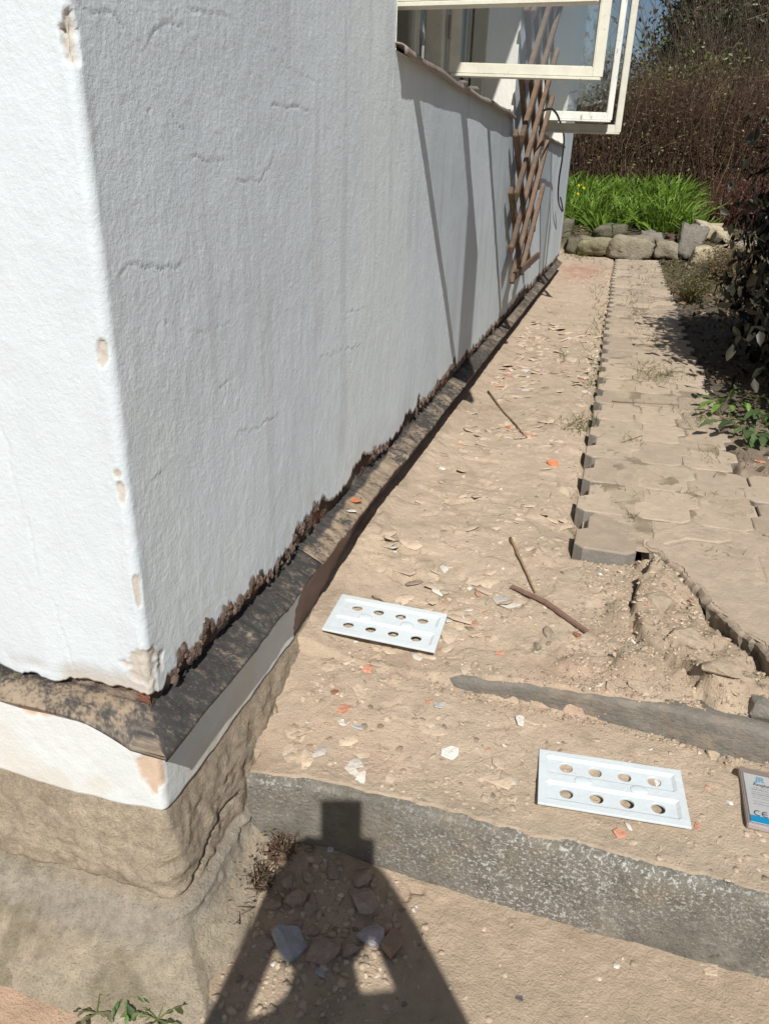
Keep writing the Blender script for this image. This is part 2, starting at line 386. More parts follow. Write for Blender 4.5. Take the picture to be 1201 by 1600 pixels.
# ------------------------------------------------------------------ the house
house = empty('house', (-.70, .961, 0))
tag(house, 'white plastered house with peeling base, open wooden windows and dark flashing strip', 'house')
HX, HY, R0 = -.70, .961, .016
AL = R0*math.pi/2
def wrap(sv):
    """perimeter coordinate -> x, y, nx, ny; corner at 0, front negative, side positive"""
    sv = np.asarray(sv, float)
    th = np.clip((sv/AL+.5), 0, 1)*math.pi/2
    x = HX-R0+R0*np.sin(th)+np.minimum(sv+AL/2, 0); y = HY+R0-R0*np.cos(th)+np.maximum(sv-AL/2, 0)
    return x, y, np.sin(th), -np.cos(th)
def s_of_Y(Y): return Y-HY-R0+AL/2
W1 = (2.47, 5.05); W2 = (6.55, 9.10); ZS, ZT = 1.846, 3.05
def perim(s0, s1, step=.004, k=.0035, extra=()):
    out = []; sv = 0
    while sv < s1:
        out.append(sv); sv += max(step if abs(sv) > .03 else .002, k*(sv+.9))
    out.append(s1); sv = -.002
    while sv > s0:
        out.append(sv); sv -= max(step if abs(sv) > .03 else .002, .012*abs(sv))
    out.append(s0); out += list(extra)
    return np.array(sorted(set(np.round(out, 5))))
def zin(sv): return np.interp(sv, [-.4, -.15, 0, .2, 1], [.606, .603, .589, .581, .577])
def ragged(sv):
    """height of the broken lower edge of the plaster"""
    t_ = sv
    a = .616+.012*vnoise(t_*3.1, t_*0, 201)+.012*vnoise(t_*11, t_*0, 202)+.016*np.abs(vnoise(t_*33, t_*0, 203))+.012*np.abs(vnoise(t_*90, t_*0, 204))
    spikes = np.clip(vnoise(t_*19, t_*0, 205)-.35, 0, 1)*.055+.022*np.clip(vnoise(t_*3.7, t_*0, 206)+.2, 0, 1)
    a = a+np.where(t_ > .05, spikes, 0)
    a = np.where(t_ < .02, .622-.008*ss((-t_-.1)/.3)+.007*vnoise(t_*9, t_*0, 207)+.005*vnoise(t_*35, t_*0, 208)+.006*np.abs(vnoise(t_*70, t_*0, 209))+.010*np.clip(vnoise(t_*12+4, t_*0, 211), 0, 1)+.010*ss((-t_-.25)/.1)-.0*t_, a)
    return a
sg = perim(-7.0, 10.5-HY, extra=[s_of_Y(v) for v in W1+W2])
zrel = [0]; 
while zrel[-1] < 1: zrel.append(zrel[-1]+.0032)
zlow = np.array(zrel[:-1])            # 0..1 maps zb .. ZS
zup = np.concatenate([np.linspace(ZS, 2.3, 60), np.linspace(2.3, ZT, 16)[1:], np.linspace(ZT, 3.6, 8)[1:]])
S, T = np.meshgrid(sg, np.concatenate([zlow, zup]), indexing='ij')
ZB = ragged(S)
Z = np.where(T < 1, ZB+(ZS-ZB)*T, T)
wx, wy, wnx, wny = wrap(S)
off = .0030*fbm(S*3, Z*3, 4, 210, .35)+.0006*fbm(S*40, Z*26, 3, 213)+.0008*np.clip(fbm(S*110, Z*75, 2, 216)-.05, 0, 1)
off += .0002*fbm(S*60, Z*7, 2, 219)
# hairline cracks with a lifted lip
def crack(pts, dep=.0016, wid=.0013, lift=.0006):
    global off
    P = np.array(pts)
    # jitter the polyline
    Q = [P[0]]
    for a, b in zip(P[:-1], P[1:]):
        m = max(2, int(np.hypot(*(b-a))/.018))
        for i in range(1, m+1): Q.append(a+(b-a)*i/m+(RS.uniform(-.006, .006, 2) if i < m else 0))
    Q = np.array(Q)
    mn = Q.min(0)-.05; mx = Q.max(0)+.05
    m = (S > mn[0]) & (S < mx[0]) & (Z > mn[1]) & (Z < mx[1])
    if not m.any(): return
    s_, z_ = S[m], Z[m]; best = np.full(s_.shape, 9.); sgn = np.zeros(s_.shape)
    for a, b in zip(Q[:-1], Q[1:]):
        ab = b-a; L = (ab**2).sum()+1e-9
        t_ = np.clip(((s_-a[0])*ab[0]+(z_-a[1])*ab[1])/L, 0, 1)
        dx = s_-a[0]-t_*ab[0]; dz = z_-a[1]-t_*ab[1]; d = np.hypot(dx, dz)
        k = d < best; best[k] = d[k]; sgn[k] = np.sign(ab[0]*dz-ab[1]*dx)[k]
    off[m] += -dep*np.exp(-(best/wid)**2)+lift*(sgn > 0)*np.exp(-best/.018)
def side(px, py):     # pixel on the side wall plane -> (s, z)
    r = ray(px, py); t_ = HX/r[0]; return (s_of_Y(r[1]*t_), CAMZ+r[2]*t_)
def front(px, py):
    r = ray(px, py); t_ = HY/r[1]; return (r[0]*t_-HX, CAMZ+r[2]*t_)
for ln in ([(125, 0), (150, 20), (180, 22), (195, 45)], [(235, 60), (255, 38), (285, 36)], [(185, 430), (205, 412), (240, 415), (270, 420), (285, 405)],
           [(295, 10), (330, 22), (355, 25)], [(300, 245), (325, 255), (350, 248)], [(370, 280), (405, 285), (425, 250)], [(425, 165), (480, 172)],
           [(260, 150), (275, 190), (290, 200)], [(560, 20), (570, 50)], [(612, 160), (625, 210), (640, 300), (655, 400)],
           [(340, 610), (355, 595), (350, 630)], [(370, 680), (400, 670), (430, 650)], [(500, 560), (560, 540)], [(230, 760), (255, 735)], [(540, 490), (570, 480)]):
    crack([side(*q) for q in ln])
for ln in ([(300, 40), (330, 95), (345, 150), (340, 215)], [(420, 60), (450, 110), (500, 130)], [(250, 500), (300, 520), (360, 505)], [(440, 420), (470, 470), (465, 530)], [(200, 150), (240, 175), (262, 230)], [(520, 250), (540, 300), (535, 350)]):
    crack([side(*q) for q in ln], dep=.0010, wid=.0010, lift=.0003)
for ln in ([(45, 810), (55, 870), (60, 905)], [(85, 940), (98, 985), (110, 1020), (118, 1045)], [(0, 640), (20, 740), (35, 800)]):
    crack([front(*q) for q in ln], dep=.002, wid=.0018, lift=.0006)
# vertical crack at the bigger scale and broken corner
CH = []
def chip(sz, r, d):
    global off
    dd = np.hypot((S-sz[0])/r[0], (Z-sz[1])/r[1])+.8*fbm(S*45, Z*45, 4, 230)
    k = ss((1-dd)*4); off -= d*k*(1+.5*fbm(S*90, Z*90, 3, 231)); CH.append(k)
for (px, py, rs, rz, d) in ((118, 62, .013, .030, .010), (160, 555, .009, .024, .005), (190, 775, .008, .018, .004), (183, 742, .006, .007, .003), (228, 1050, .050, .040, .004), (217, 930, .006, .035, .003)):
    s_, z_ = front(px, py); chip((min(s_, 0)*.8, z_), (rs, rz), d)
near_low = ss((.05-(Z-ZB))/.045)*(S < .02)          # chipped, plasterless lip along the front base
k = near_low*ss((fbm(S*9, Z*9, 3, 240)+.15)/.25)
off -= .004*k
CH = np.clip(sum(CH)+k*.9, 0, 1)
# the corner is worn
off += .003*fbm(S*0, Z*7, 4, 245)*np.exp(-(S/.02)**2)
C = np.ones(S.shape+(3,))*np.array([.595, .66, .70])
st = fbm(S*3.0, Z*.7, 4, 250)
C = mixc(C, (.52, .57, .63), .40*ss((st-.02)/.35))
C = mixc(C, (.65, .695, .71), .5*ss((-st-.05)/.3))
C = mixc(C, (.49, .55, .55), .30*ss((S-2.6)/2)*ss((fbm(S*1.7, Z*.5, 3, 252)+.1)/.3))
C = mixc(C, (.60, .66, .695), ((S < 0)*1.0)*.8)
C = mixc(C, (.53, .56, .60), .2*ss((fbm(S*7, Z*1.6, 3, 254)-.12)/.2)*(S < 0))
C = mixc(C, (.52, .50, .45), .35*ss((.16-(Z-ZB))/.16)*ss((fbm(S*14, Z*14, 4, 256)+.1)/.4)*(S > 0))
C = mixc(C, (.50, .53, .56), .5*ss((fbm(S*16, Z*.8, 3, 257)-.22)/.12)*(S > 0)*ss((fbm(S*2, Z*2, 2, 258)+.1)/.3))
C = mixc(C, (.50, .44, .37), CH*.85)
lip = ss((.010-(Z-ZB)+.006*vnoise(S*60, Z*60, 9))/.006)*(S > .02)
C = mixc(C, (.20, .145, .115), lip*.8)
X_ = wx+wnx*off; Y_ = wy+wny*off
nS, nT = S.shape
F = grid_faces(nS, nT)
ic = F.mean(1).astype(int)
sc_ = S.ravel()[F].mean(1); zc_ = Z.ravel()[F].mean(1)
def in_open(s_, z_):
    o_ = np.zeros(s_.shape, bool)
    for a, b in (W1, W2): o_ |= (s_ > s_of_Y(a)) & (s_ < s_of_Y(b)) & (z_ > ZS) & (z_ < ZT)
    return o_
F = F[~in_open(sc_, zc_)]
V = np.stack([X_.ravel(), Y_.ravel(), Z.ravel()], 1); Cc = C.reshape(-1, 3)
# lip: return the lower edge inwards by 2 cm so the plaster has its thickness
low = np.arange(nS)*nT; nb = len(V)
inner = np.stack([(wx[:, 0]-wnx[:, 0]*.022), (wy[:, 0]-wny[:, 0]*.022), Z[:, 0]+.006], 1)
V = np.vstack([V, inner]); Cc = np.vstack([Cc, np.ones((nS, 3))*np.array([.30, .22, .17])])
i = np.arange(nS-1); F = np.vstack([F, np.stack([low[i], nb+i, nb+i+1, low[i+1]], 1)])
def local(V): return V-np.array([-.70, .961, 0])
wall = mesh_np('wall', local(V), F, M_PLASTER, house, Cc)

# masonry behind the broken edge
sgc = perim(-7, 10.5-HY, .006, .006); zc = np.arange(.50, .86, .006)
S, Z = np.meshgrid(sgc, zc, indexing='ij'); wx, wy, wnx, wny = wrap(S)
o_ = -.021+.006*fbm(S*30, Z*30, 4, 260)+.004*ridged(S*70, Z*70, 2, 262)-.02*(Z > .80)
C = np.ones(S.shape+(3,))*np.array([.115, .080, .062])
C = mixc(C, (.34, .14, .085), .8*ss((fbm(S*8, Z*20, 2, 263)-.12-.25*(S > .05))/.15)); C = mixc(C, (.34, .27, .21), .7*ss((fbm(S*20, Z*20, 3, 265)-.25)/.2))
V = np.stack([(wx+wnx*o_).ravel(), (wy+wny*o_).ravel(), Z.ravel()], 1)
mesh_np('masonry', local(V), grid_faces(*S.shape), M_CORE, house, C.reshape(-1, 3))
# shreds of scraped mortar left under the edge of the side plaster
NS = 900; Vs = []; Fs = []; Cs = []
for i in range(NS):
    sv = float(RS.uniform(.03, 1)**1.6*9.3)+.03
    if vnoise(np.array([sv*7.]), np.array([0.]), 270)[0] < -.2: continue
    zb = float(ragged(np.array([sv]))[0])-RS.uniform(-.006, .010)
    r = RS.uniform(.004, .013)*(1+sv*.05)
    x0, y0, a_, b_ = [float(v) for v in wrap(sv)]
    n = 5; b0 = len(Vs)
    cc = np.array([.22, .16, .125])*RS.uniform(.6, 1.5)
    for k_ in range(n):
        an = 2*math.pi*k_/n+RS.uniform(-.4, .4); rr = r*RS.uniform(.4, 1.2)
        Vs.append((x0+.001+RS.uniform(-.003, .004), y0+rr*math.cos(an), zb+rr*1.5*math.sin(an))); Cs.append(cc)
    Vs.append((x0+.007, y0+RS.uniform(-.3, .3)*r, zb)); Cs.append(cc)
    for k_ in range(n): Fs.append((b0+k_, b0+(k_+1) % n, b0+n))
o = mesh_np('mortar_shreds', local(np.array(Vs)), np.array(Fs), M_CORE, house, np.array(Cs), smooth=False); o['kind'] = 'stuff'

# plinth band below the strip
sgp = perim(-7, 10.5-HY, .005, .006); zr = np.linspace(0, 1, 56)
S, T = np.meshgrid(sgp, zr, indexing='ij')
zb = .338+.008*vnoise(S*5, S*0, 280)+.004*vnoise(S*24, S*0, 281)+.018*ss((-S-.15)/.6)
Z = zb+(zin(S)-.012-zb)*T
wx, wy, wnx, wny = wrap(S)
off = .0016*fbm(S*8, Z*8, 3, 282)+.0010*fbm(S*50, Z*50, 3, 283)
gone = ss((S-s_of_Y(1.66)+.05*vnoise(Z*14, Z*0, 284)+.03*vnoise(Z*50, Z*0, 285))/.01)
bare = ss((.9-np.hypot((S+.012)/.045, (Z-.46)/.075)-.3*fbm(S*50, Z*50, 2, 286))*5)*(S < .012)
bare2 = ss((.9-np.hypot((S+.27)/.06, (Z-.545)/.035)-.3*fbm(S*50, Z*50, 2, 287))*5)*(S < 0)
off -= .012*gone+.003*np.clip(bare+bare2, 0, 1); off += gone*.006*fbm(S*20, Z*20, 3, 288)
C = np.ones(S.shape+(3,))*np.array([.64, .675, .675])
C = mixc(C, (.60, .55, .44), .5*ss((fbm(S*6, Z*6, 3, 289)-.05)/.3)*(1-T)); C = mixc(C, (.56, .41, .30), np.clip(bare+bare2, 0, 1)*.9)
C = mixc(C, (.22, .115, .075), gone*(.85+.15*fbm(S*9, Z*9, 2, 290)))
off[:, 0] -= .012                      # the band stops with a small undercut
V = np.stack([(wx+wnx*off).ravel(), (wy+wny*off).ravel(), Z.ravel()], 1)
mesh_np('plinth', local(V), grid_faces(*S.shape), M_PLASTER, house, C.reshape(-1, 3))

# rough foundation with the sloping render at its foot
sgf = perim(-7, 10.5-HY, .0055, .008)
prof = np.array([(.36, -.030), (.345, -.016), (.335, -.006), (.30, .004), (.26, .012), (.22, .020), (.18, .025), (.14, .026), (.128, .026), (.121, .034), (.112, .050), (.094, .066), (.078, .085), (.05, .130), (.02, .175), (.004, .205), (-.02, .240), (-.08, .30)])
pl = np.concatenate([[0], np.cumsum(np.hypot(*np.diff(prof, axis=0).T))]); tt = np.linspace(0, pl[-1], 92)
pz = np.interp(tt, pl, prof[:, 0]); po = np.interp(tt, pl, prof[:, 1])
S, T = np.meshgrid(sgf, tt, indexing='ij'); Z = np.broadcast_to(pz, S.shape).copy(); O = np.broadcast_to(po, S.shape).copy()
# perimeter with a wide rounding for the offset
wx, wy, wnx, wny = wrap(S)
th = ss((S/.14)+.5)*math.pi/2; wide = ss((O-.03)/.1)
anx = np.sin(th)*wide+wnx*(1-wide); any_ = -np.cos(th)*wide+wny*(1-wide); ln_ = np.hypot(anx, any_)
O = np.where(S > 0, np.minimum(O, .05+.10*ss((O-.05)/.2)), O)
rough_ = .2+.8*ss((.33-Z)/.04)*(1-.6*ss((.1-Z)/.05))
O = O+rough_*(.007*fbm(S*12, Z*12, 3, 300)+.0045*fbm(S*50, Z*50, 4, 322, .7)+.004*ridged(S*14, Z*40, 4, 321)+.007*ridged(S*24, Z*24, 3, 303)*((S > -.02)*1.0)+.003*fbm(S*80, Z*80, 2, 306))
O = O-.030*np.exp(-((Z-.127-.012*vnoise(S*7, S*0, 308)-.05*ss(S/.15))/.005)**2)*ss((fbm(S*6, Z*0, 2, 309)+.35)/.2)*(S < .25)
Z = Z+.010*vnoise(S*4, T*4, 310)*ss((.33-Z)/.05)
C = np.ones(S.shape+(3,))*np.array([.455, .378, .28])
n_ = fbm(S*8, Z*12, 4, 312)
C = mixc(C, (.345, .285, .205), .6*ss((n_-.02)/.25)); C = mixc(C, (.47, .39, .28), .4*ss((-n_-.05)/.3))
C = mixc(C, (.37, .30, .225), .7*((S > .01)*1.0)*ss((Z-.05)/.05))
C = mixc(C, (.37, .335, .275), .7*ss((.125-Z)/.01)*ss((Z-.06)/.02))
C = mixc(C, (.45, .385, .28), .6*ss((.08-Z)/.03)*ss((fbm(S*11, T*11, 3, 315))/.3))
C = mixc(C, (.24, .20, .13), .6*ss((fbm(S*14, T*14, 3, 317)-.3)/.15)*ss((.1-Z)/.03))
V = np.stack([(wx+anx/ln_*O).ravel(), (wy+any_/ln_*O).ravel(), Z.ravel()], 1)
mesh_np('foundation', local(V), grid_faces(*S.shape), M_FOUND, house, C.reshape(-1, 3))

# flashing: overlapping sheets
def flash(s0, s1, lift, dust, seed, last=False):
    step = .0035 if s0 < 1.5 else .008
    sv = np.arange(s0, s1+1e-6, step); tv = np.concatenate([np.linspace(0, 1, 26), [1.0, 1.0]])
    S, T = np.meshgrid(sv, tv, indexing='ij'); wx, wy, wnx, wny = wrap(S)
    out = -.032+T*.087+.004*vnoise(S*2.5, T*0, seed)*T+.0025*vnoise(S*14, T*0, seed+1)*T
    Z = zin(S)-np.interp(S, [-.4, -.12, 0, .15, 1], [.006, .016, .048, .040, .034])*T**1.4+lift*(1-.3*T)
    rip = .003*vnoise(S*26, T*1.2, seed+2)+.002*vnoise(S*60, T*2, seed+3)
    Z = Z+rip*np.minimum(T*2, 1)*(.4+.6*(S > .3))+.010*np.clip(-S-.15, 0, .5)*0
    Z = np.where(S < 0, Z+.005*np.sin(np.clip(-S, 0, 2)*17)*T, Z)
    # square mitred corner
    d = np.abs(S) < AL/2+1e-9
    Z[:, -1] -= .0035; Z[:, -2] -= .0000; 
    X_ = wx+wnx*out; Y_ = wy+wny*out
    # push the arc of the corner out to a square mitre
    ax = np.where(d, HX+(out), X_); ay = np.where(d, HY-(out), Y_)
    k = T*np.clip(1-np.abs(S)/(AL/2+.02), 0, 1)
    X_ = X_+(np.maximum(ax-X_, 0))*np.where(d, T, 0); Y_ = Y_+np.minimum(ay-Y_, 0)*np.where(d, T, 0)
    C = np.ones(S.shape+(3,))*np.array([.052, .049, .047])
    dn = fbm(S*9, T*1.4, 4, seed+5)+.5*fbm(S*45, T*2, 3, seed+7)
    dn = .55*dn+.40*fbm(S*60, T*3.0, 3, seed+9)+.75*fbm(S*170, T*22, 3, seed+11, .7)
    dn = dn+np.where(S < 0, .44+.5*fbm(S*7, T*2.5, 3, seed+15), 0); amt = .92*ss((dn+dust+.12)/.85)*ss((T-.10-.10*vnoise(S*20, T*0, seed+13)-(.26 if s0 < 1 else .12)*(S > .03))/.12)
    C = mixc(C, (.36, .275, .19), amt*.9)
    V = np.stack([X_.ravel(), Y_.ravel(), Z.ravel()], 1)
    o = mesh_np('flashing_strip', local(V), grid_faces(*S.shape), M_STRIP, house, C.reshape(-1, 3))
    md = o.modifiers.new('t', 'SOLIDIFY'); md.thickness = .0025; md.offset = 0
    return o
flash(-4.0, s_of_Y(1.72), .0, -.22, 400)
flash(s_of_Y(1.69), s_of_Y(2.52), .006, .55, 420)
flash(s_of_Y(2.49), s_of_Y(3.82), .001, .12, 440)
flash(s_of_Y(3.79), s_of_Y(4.64), .006, .02, 460)
flash(s_of_Y(4.61), s_of_Y(7.0), .001, .25, 480)
flash(s_of_Y(6.95), s_of_Y(10.5), .005, .22, 500)

# the rest of the shell, not in view: far end wall, back wall, gable roof, floor and ceiling
bm = bmesh.new(); add_box(bm, (-4.2+.70-.35, 10.46-.961, 1.9), (6.9, .12, 3.5)); bm_obj('end_wall', bm, M_REVEAL, house)
bm = bmesh.new(); add_box(bm, (-7.0, 4.76, 1.9), (.12, 9.6, 3.5)); bm_obj('back_wall', bm, M_REVEAL, house)
bm = bmesh.new(); add_box(bm, (-3.55, 4.76, 1.0), (6.6, 9.3, .1)); bm_obj('floor_slab', bm, M_DARKIN, house)
bm = bmesh.new(); add_box(bm, (-3.5, 4.76, 3.56), (6.9, 9.45, .08)); bm_obj('ceiling_slab', bm, M_DARKIN, house)
bm = bmesh.new()
for sgn in (1, -1):
    vs = [bm.verts.new(v) for v in ((-3.5, -.35, 5.6), (-3.5, 9.9, 5.6), (-3.5+sgn*3.85, 9.9, 3.5), (-3.5+sgn*3.85, -.35, 3.5))]; bm.faces.new(vs)
roof = bm_obj('roof', bm, M_ROOF, house); md = roof.modifiers.new('t', 'SOLIDIFY'); md.thickness = .1
for yy in (.02, 9.5):
    bm = bmesh.new(); vs = [bm.verts.new(v) for v in ((-.02, yy, 3.55), (-6.98, yy, 3.55), (-3.5, yy, 5.5))]; bm.faces.new(vs)
    g_ = bm_obj('gable', bm, M_REVEAL, house); md = g_.modifiers.new('t', 'SOLIDIFY'); md.thickness = .08

# windows: reveal, sill, frame
OX, OY = -.70, .961
def L(x, y, z): return (x-OX, y-OY, z)
def window(a, b, mull):
    bm = bmesh.new(); d = .30
    def quad(p): bm.faces.new([bm.verts.new(L(*q)) for q in p])
    x0, x1 = HX+.001, HX-d
    quad([(x0, a, ZS), (x1, a, ZS), (x1, a, ZT), (x0, a, ZT)]); quad([(x0, b, ZS), (x0, b, ZT), (x1, b, ZT), (x1, b, ZS)])
    quad([(x0, a, ZT), (x1, a, ZT), (x1, b, ZT), (x0, b, ZT)]); quad([(x0, a, ZS-.001), (x0, b, ZS-.001), (x1, b, ZS-.001), (x1, a, ZS-.001)])
    bm_obj('reveal', bm, M_REVEAL, house)
    # sheet metal sill, a little crooked
    ys = np.linspace(a-.01, b+.01, 60); xs = np.array([HX-.20, HX-.01, HX+.016, HX+.024, HX+.024]); zz = np.array([ZS+.045, ZS+.012, ZS+.006, ZS+.002, ZS-.016])
    V = []
    for yv in ys:
        wv = .003*math.sin(yv*3.1)+.002*math.sin(yv*11)
        for xv, zv in zip(xs, zz): V.append(L(xv+wv, yv, zv+wv))
    V = np.array(V); V[:, 2] += RS.uniform(-.0008, .0008, len(V))
    o = mesh_np('window_sill', V, grid_faces(len(ys), len(xs)), M_SILL, house); md = o.modifiers.new('t', 'SOLIDIFY'); md.thickness = .004; md.offset = -1
    bm = bmesh.new(); fx = HX-.22; w_ = .075
    add_box(bm, L(fx, (a+b)/2, ZS+.055), (.07, b-a-.004, .06), bev=.004); add_box(bm, L(fx, (a+b)/2, ZT-.035), (.07, b-a-.004, .064), bev=.004)
    for yv in (a+.035, b-.035): add_box(bm, L(fx, yv, (ZS+ZT)/2), (.072, .065, ZT-ZS-.14), bev=.004)
    for yv in mull: add_box(bm, L(fx-.001, yv, (ZS+ZT)/2), (.080, .085, ZT-ZS-.14), bev=.005)
    bm_obj('window_frame', bm, M_CREAM, house)
def sash(hx, hy, zb, Lh, Hh, ang, mat, rw=.05, th=.032, rb=.055):
    """a casement leaf; ang = direction from the hinge, measured from +X towards +Y"""
    c, s_ = math.cos(ang), math.sin(ang)
    M = Matrix.Translation(L(hx, hy, zb)) @ Matrix.Rotation(ang, 4, 'Z')
    bm = bmesh.new()
    add_box(bm, (rw/2, 0, Hh/2), (rw, th, Hh), M, .004); add_box(bm, (Lh-rw/2, 0, Hh/2), (rw, th, Hh), M, .004)
    add_box(bm, (Lh/2, 0, rb/2), (Lh-2*rw+.001, th-.004, rb), M, .004); add_box(bm, (Lh/2, 0, Hh-rw/2), (Lh-2*rw+.001, th-.004, rw), M, .004)
    # drip rail under the outer face and the glazing bead
    add_box(bm, (Lh/2, 0, -.006), (Lh-.02, th+.012, .014), M, .003)
    o = bm_obj('casement', bm, mat, house)
    bm = bmesh.new(); vs = [bm.verts.new(M @ Vector(v)) for v in ((rw-.004, 0, rb-.004), (Lh-rw+.004, 0, rb-.004), (Lh-rw+.004, 0, Hh-rw+.004), (rw-.004, 0, Hh-rw+.004))]; bm.faces.new(vs)
    bm_obj('pane', bm, M_GLASS, o)
    # hinge pins
    for zz in (.18, Hh-.2):
        bm = bmesh.new()
        r = bmesh.ops.create_cone(bm, segments=10, radius1=.008, radius2=.008, depth=.09, cap_ends=True)
        for v in r['verts']: v.co = M @ (v.co+Vector((-.004, -th/2-.004, zz)))
        bm_obj('hinge', bm, M_SILL, o, True)
window(*W1, (3.90,)); window(*W2, (7.85,))
sash(-.885, 2.52, 1.968, .755, .98, 0.0, M_CREAM, rw=.125, rb=.045)  # near leaf: unseen stiles made extra wide to broaden their wall shadow
sash(-.865, 3.945, 1.950, .715, .98, math.atan2(.27, .963), M_CREAM, rb=.045)
sash(-.745, 6.60, 1.945, .60, .98, math.radians(19), M_WHITEP, rw=.045)
sash(-.735, 6.69, 1.868, .67, 1.08, math.radians(19), M_CREAM, rw=.05)
# inner double windows, closed, and the lumps of old mortar on the sill
for a, b in (W1, W2):
    bm = bmesh.new(); fx = HX-.285
    n = 4; wd = (b-a-.02)/n
    for k_ in range(n):
        y0 = a+.01+k_*wd
        for yy in (y0+.025, y0+wd-.025): add_box(bm, L(fx, yy, (ZS+ZT)/2+.03), (.03, .045, ZT-ZS-.08), bev=.003)
        add_box(bm, L(fx, y0+wd/2, ZS+.09), (.028, wd-.10, .05), bev=.003); add_box(bm, L(fx, y0+wd/2, ZT-.05), (.028, wd-.10, .05), bev=.003)
    o = bm_obj('inner_window_frame', bm, M_CREAM, house)
    for k_ in range(n):
        y0 = a+.01+k_*wd
        bm = bmesh.new(); bm.faces.new([bm.verts.new(L(fx, *q)) for q in ((y0+.045, ZS+.11), (y0+wd-.045, ZS+.11), (y0+wd-.045, ZT-.07), (y0+.045, ZT-.07))]); bm_obj('pane', bm, M_GLASS, o)

M_CURT = material('pale_curtain', base=(.70, .80, .80), var=.06, vscale=4)
for a, b in ((W1[0]+1.5, W1[1]), W2):
    ys = np.arange(a+.03, b-.03, .012); zs = np.linspace(ZS+.08, ZT-.05, 12); Yg, Zg = np.meshgrid(ys, zs, indexing='ij')
    Xg = HX-.335+.014*np.sin(Yg*52+.6*np.sin(Zg*3))+.008*vnoise(Yg*9, Zg*1.5, 270)
    mesh_np('curtain', local(np.stack([Xg.ravel(), Yg.ravel(), Zg.ravel()], 1)), grid_faces(*Yg.shape), M_CURT, house)
# ------------------------------------------------------------------ kerb steps
def kerb(name, x0, x1, yf, ztop, zbot, depth, mat, seed, label, zf=None):
    xs = np.arange(x0, x1, .008); 
    pr = [(0, zbot)]+[(0, z_) for z_ in np.linspace(zbot+.02, ztop-.012, 14)]+[(.004, ztop-.005), (.012, ztop), (.03, ztop+.001), (depth, ztop-.004), (depth, zbot)]
    P = np.array(pr); top_ = (lambda X: 0*X) if zf is None else (lambda X: zf(X)-ztop); X, K = np.meshgrid(xs, np.arange(len(P)), indexing='ij')
    yb = yf(X); Yv = yb+P[K, 0]; Zv = P[K, 1]
    e = (K < 15)*1.0; Zv = Zv+top_(X)*ss((Zv-zbot)/(ztop-zbot))
    Yv = Yv-e*(.006*fbm(X*7, Zv*7, 3, seed)+.003*fbm(X*45, Zv*45, 3, seed+3)); Zv = Zv+.004*fbm(X*12, K*.3, 3, seed+6)*(K > 12)*(K < 17)
    V = np.stack([X.ravel(), Yv.ravel(), Zv.ravel()], 1); nx, nk = X.shape
    V[:, 0] -= x0; V[:, 1] -= float(yf(np.array([x0]))[0])
    o = mesh_np(name, V, grid_faces(nx, nk), mat, loc=(x0, float(yf(np.array([x0]))[0]), 0))
    tag(o, label, 'step'); return o
kerb('concrete_step', -.655, 2.6, yr1, .2175, -.10, .10, M_CONC, 600, 'lower grey concrete step edge, spotted with white lichen')
kerb('concrete_step', -.36, 2.6, lambda X: 1.632-.018*ss((X-.1)/.5)+.02*ss((-.2-X)/.15), .3440, .12, .09, M_CONC2, 620, 'upper concrete step edge, fading under dust at its left end', lambda X: np.interp(X, [-.6, -.36, -.26, -.1, .11, .31], [.280, .284, .299, .322, .330, .338]))

# ------------------------------------------------------------------ path of interlocking pavers
mp_ = material('dusty_paver', attr=True, var=.15, vscale=18, bump=[('n', 120, .003), ('n', 480, .0012)], detail2=[(30, .55, .72, (.33, .27, .20), .6), (140, .66, .74, (.18, .14, .10), .7)])
def pav_outline(cx, cy, hw, hl, ch):
    o = .036; g_ = .0985-hw; P = [(-hw+ch, -hl), (hw-ch, -hl), (hw, -hl+ch), (hw, -.014), (hw+o, .014), (hw+o, hl-ch), (hw+o-ch, hl), (-hw+o+ch, hl), (-hw+o, hl-ch), (-hw+o, .014), (-hw, -.014), (-hw, -hl+ch)]
    return [(cx+a, cy+b) for a, b in P]
Vp = []; Fp3 = []; Cp = []
row = 0; yy = 2.292; 
facesets = []
while yy < 12.75:
    pit = .302
    x0 = .006*math.sin(yy*1.7)+.005*math.sin(yy*9)
    ncol = 4 if yy < 3.05 else 3
    for c_ in range(ncol):
        if row == 0 and c_ > 0: continue
        cx = x0+.099+c_*.2015+random.uniform(-.0015, .0015); cy = yy+pit/2+random.uniform(-.002, .002)
        top = .428+random.uniform(-.003, .003)+.010*fbm(np.array([cx*1.2]), np.array([cy*.9]), 2, 701)[0]
        tx, ty = random.uniform(-.012, .012), random.uniform(-.012, .012)
        ang = random.uniform(-.015, .015); ca, sa = math.cos(ang), math.sin(ang)
        rings = [(.0985, .1485, top-.078), (.0985, .1485, top-.006), (.0955, .1455, top-.0012), (.090, .140, top)]
        col = DUST*random.uniform(.80, 1.06)*np.array([.97, .98, 1.0]); grey = np.array([.235, .215, .185])
        b0 = len(Vp)
        for ri, (hw, hl, z_) in enumerate(rings):
            for (px_, py_) in pav_outline(0, 0, hw, hl, .030):
                X = cx+px_*ca-py_*sa; Y = cy+px_*sa+py_*ca
                Vp.append((X, Y, z_+tx*px_+ty*py_)); Cp.append(grey if ri < 2 else col)
        n = 12
        for ri in range(3):
            for k_ in range(n): facesets.append([b0+ri*n+k_, b0+ri*n+(k_+1) % n, b0+(ri+1)*n+(k_+1) % n, b0+(ri+1)*n+k_])
        facesets.append([b0+3*n+k_ for k_ in range(n)])
    yy += pit; row += 1
me = bpy.data.meshes.new('path'); me.from_pydata([tuple(map(float, v)) for v in Vp], [], facesets)
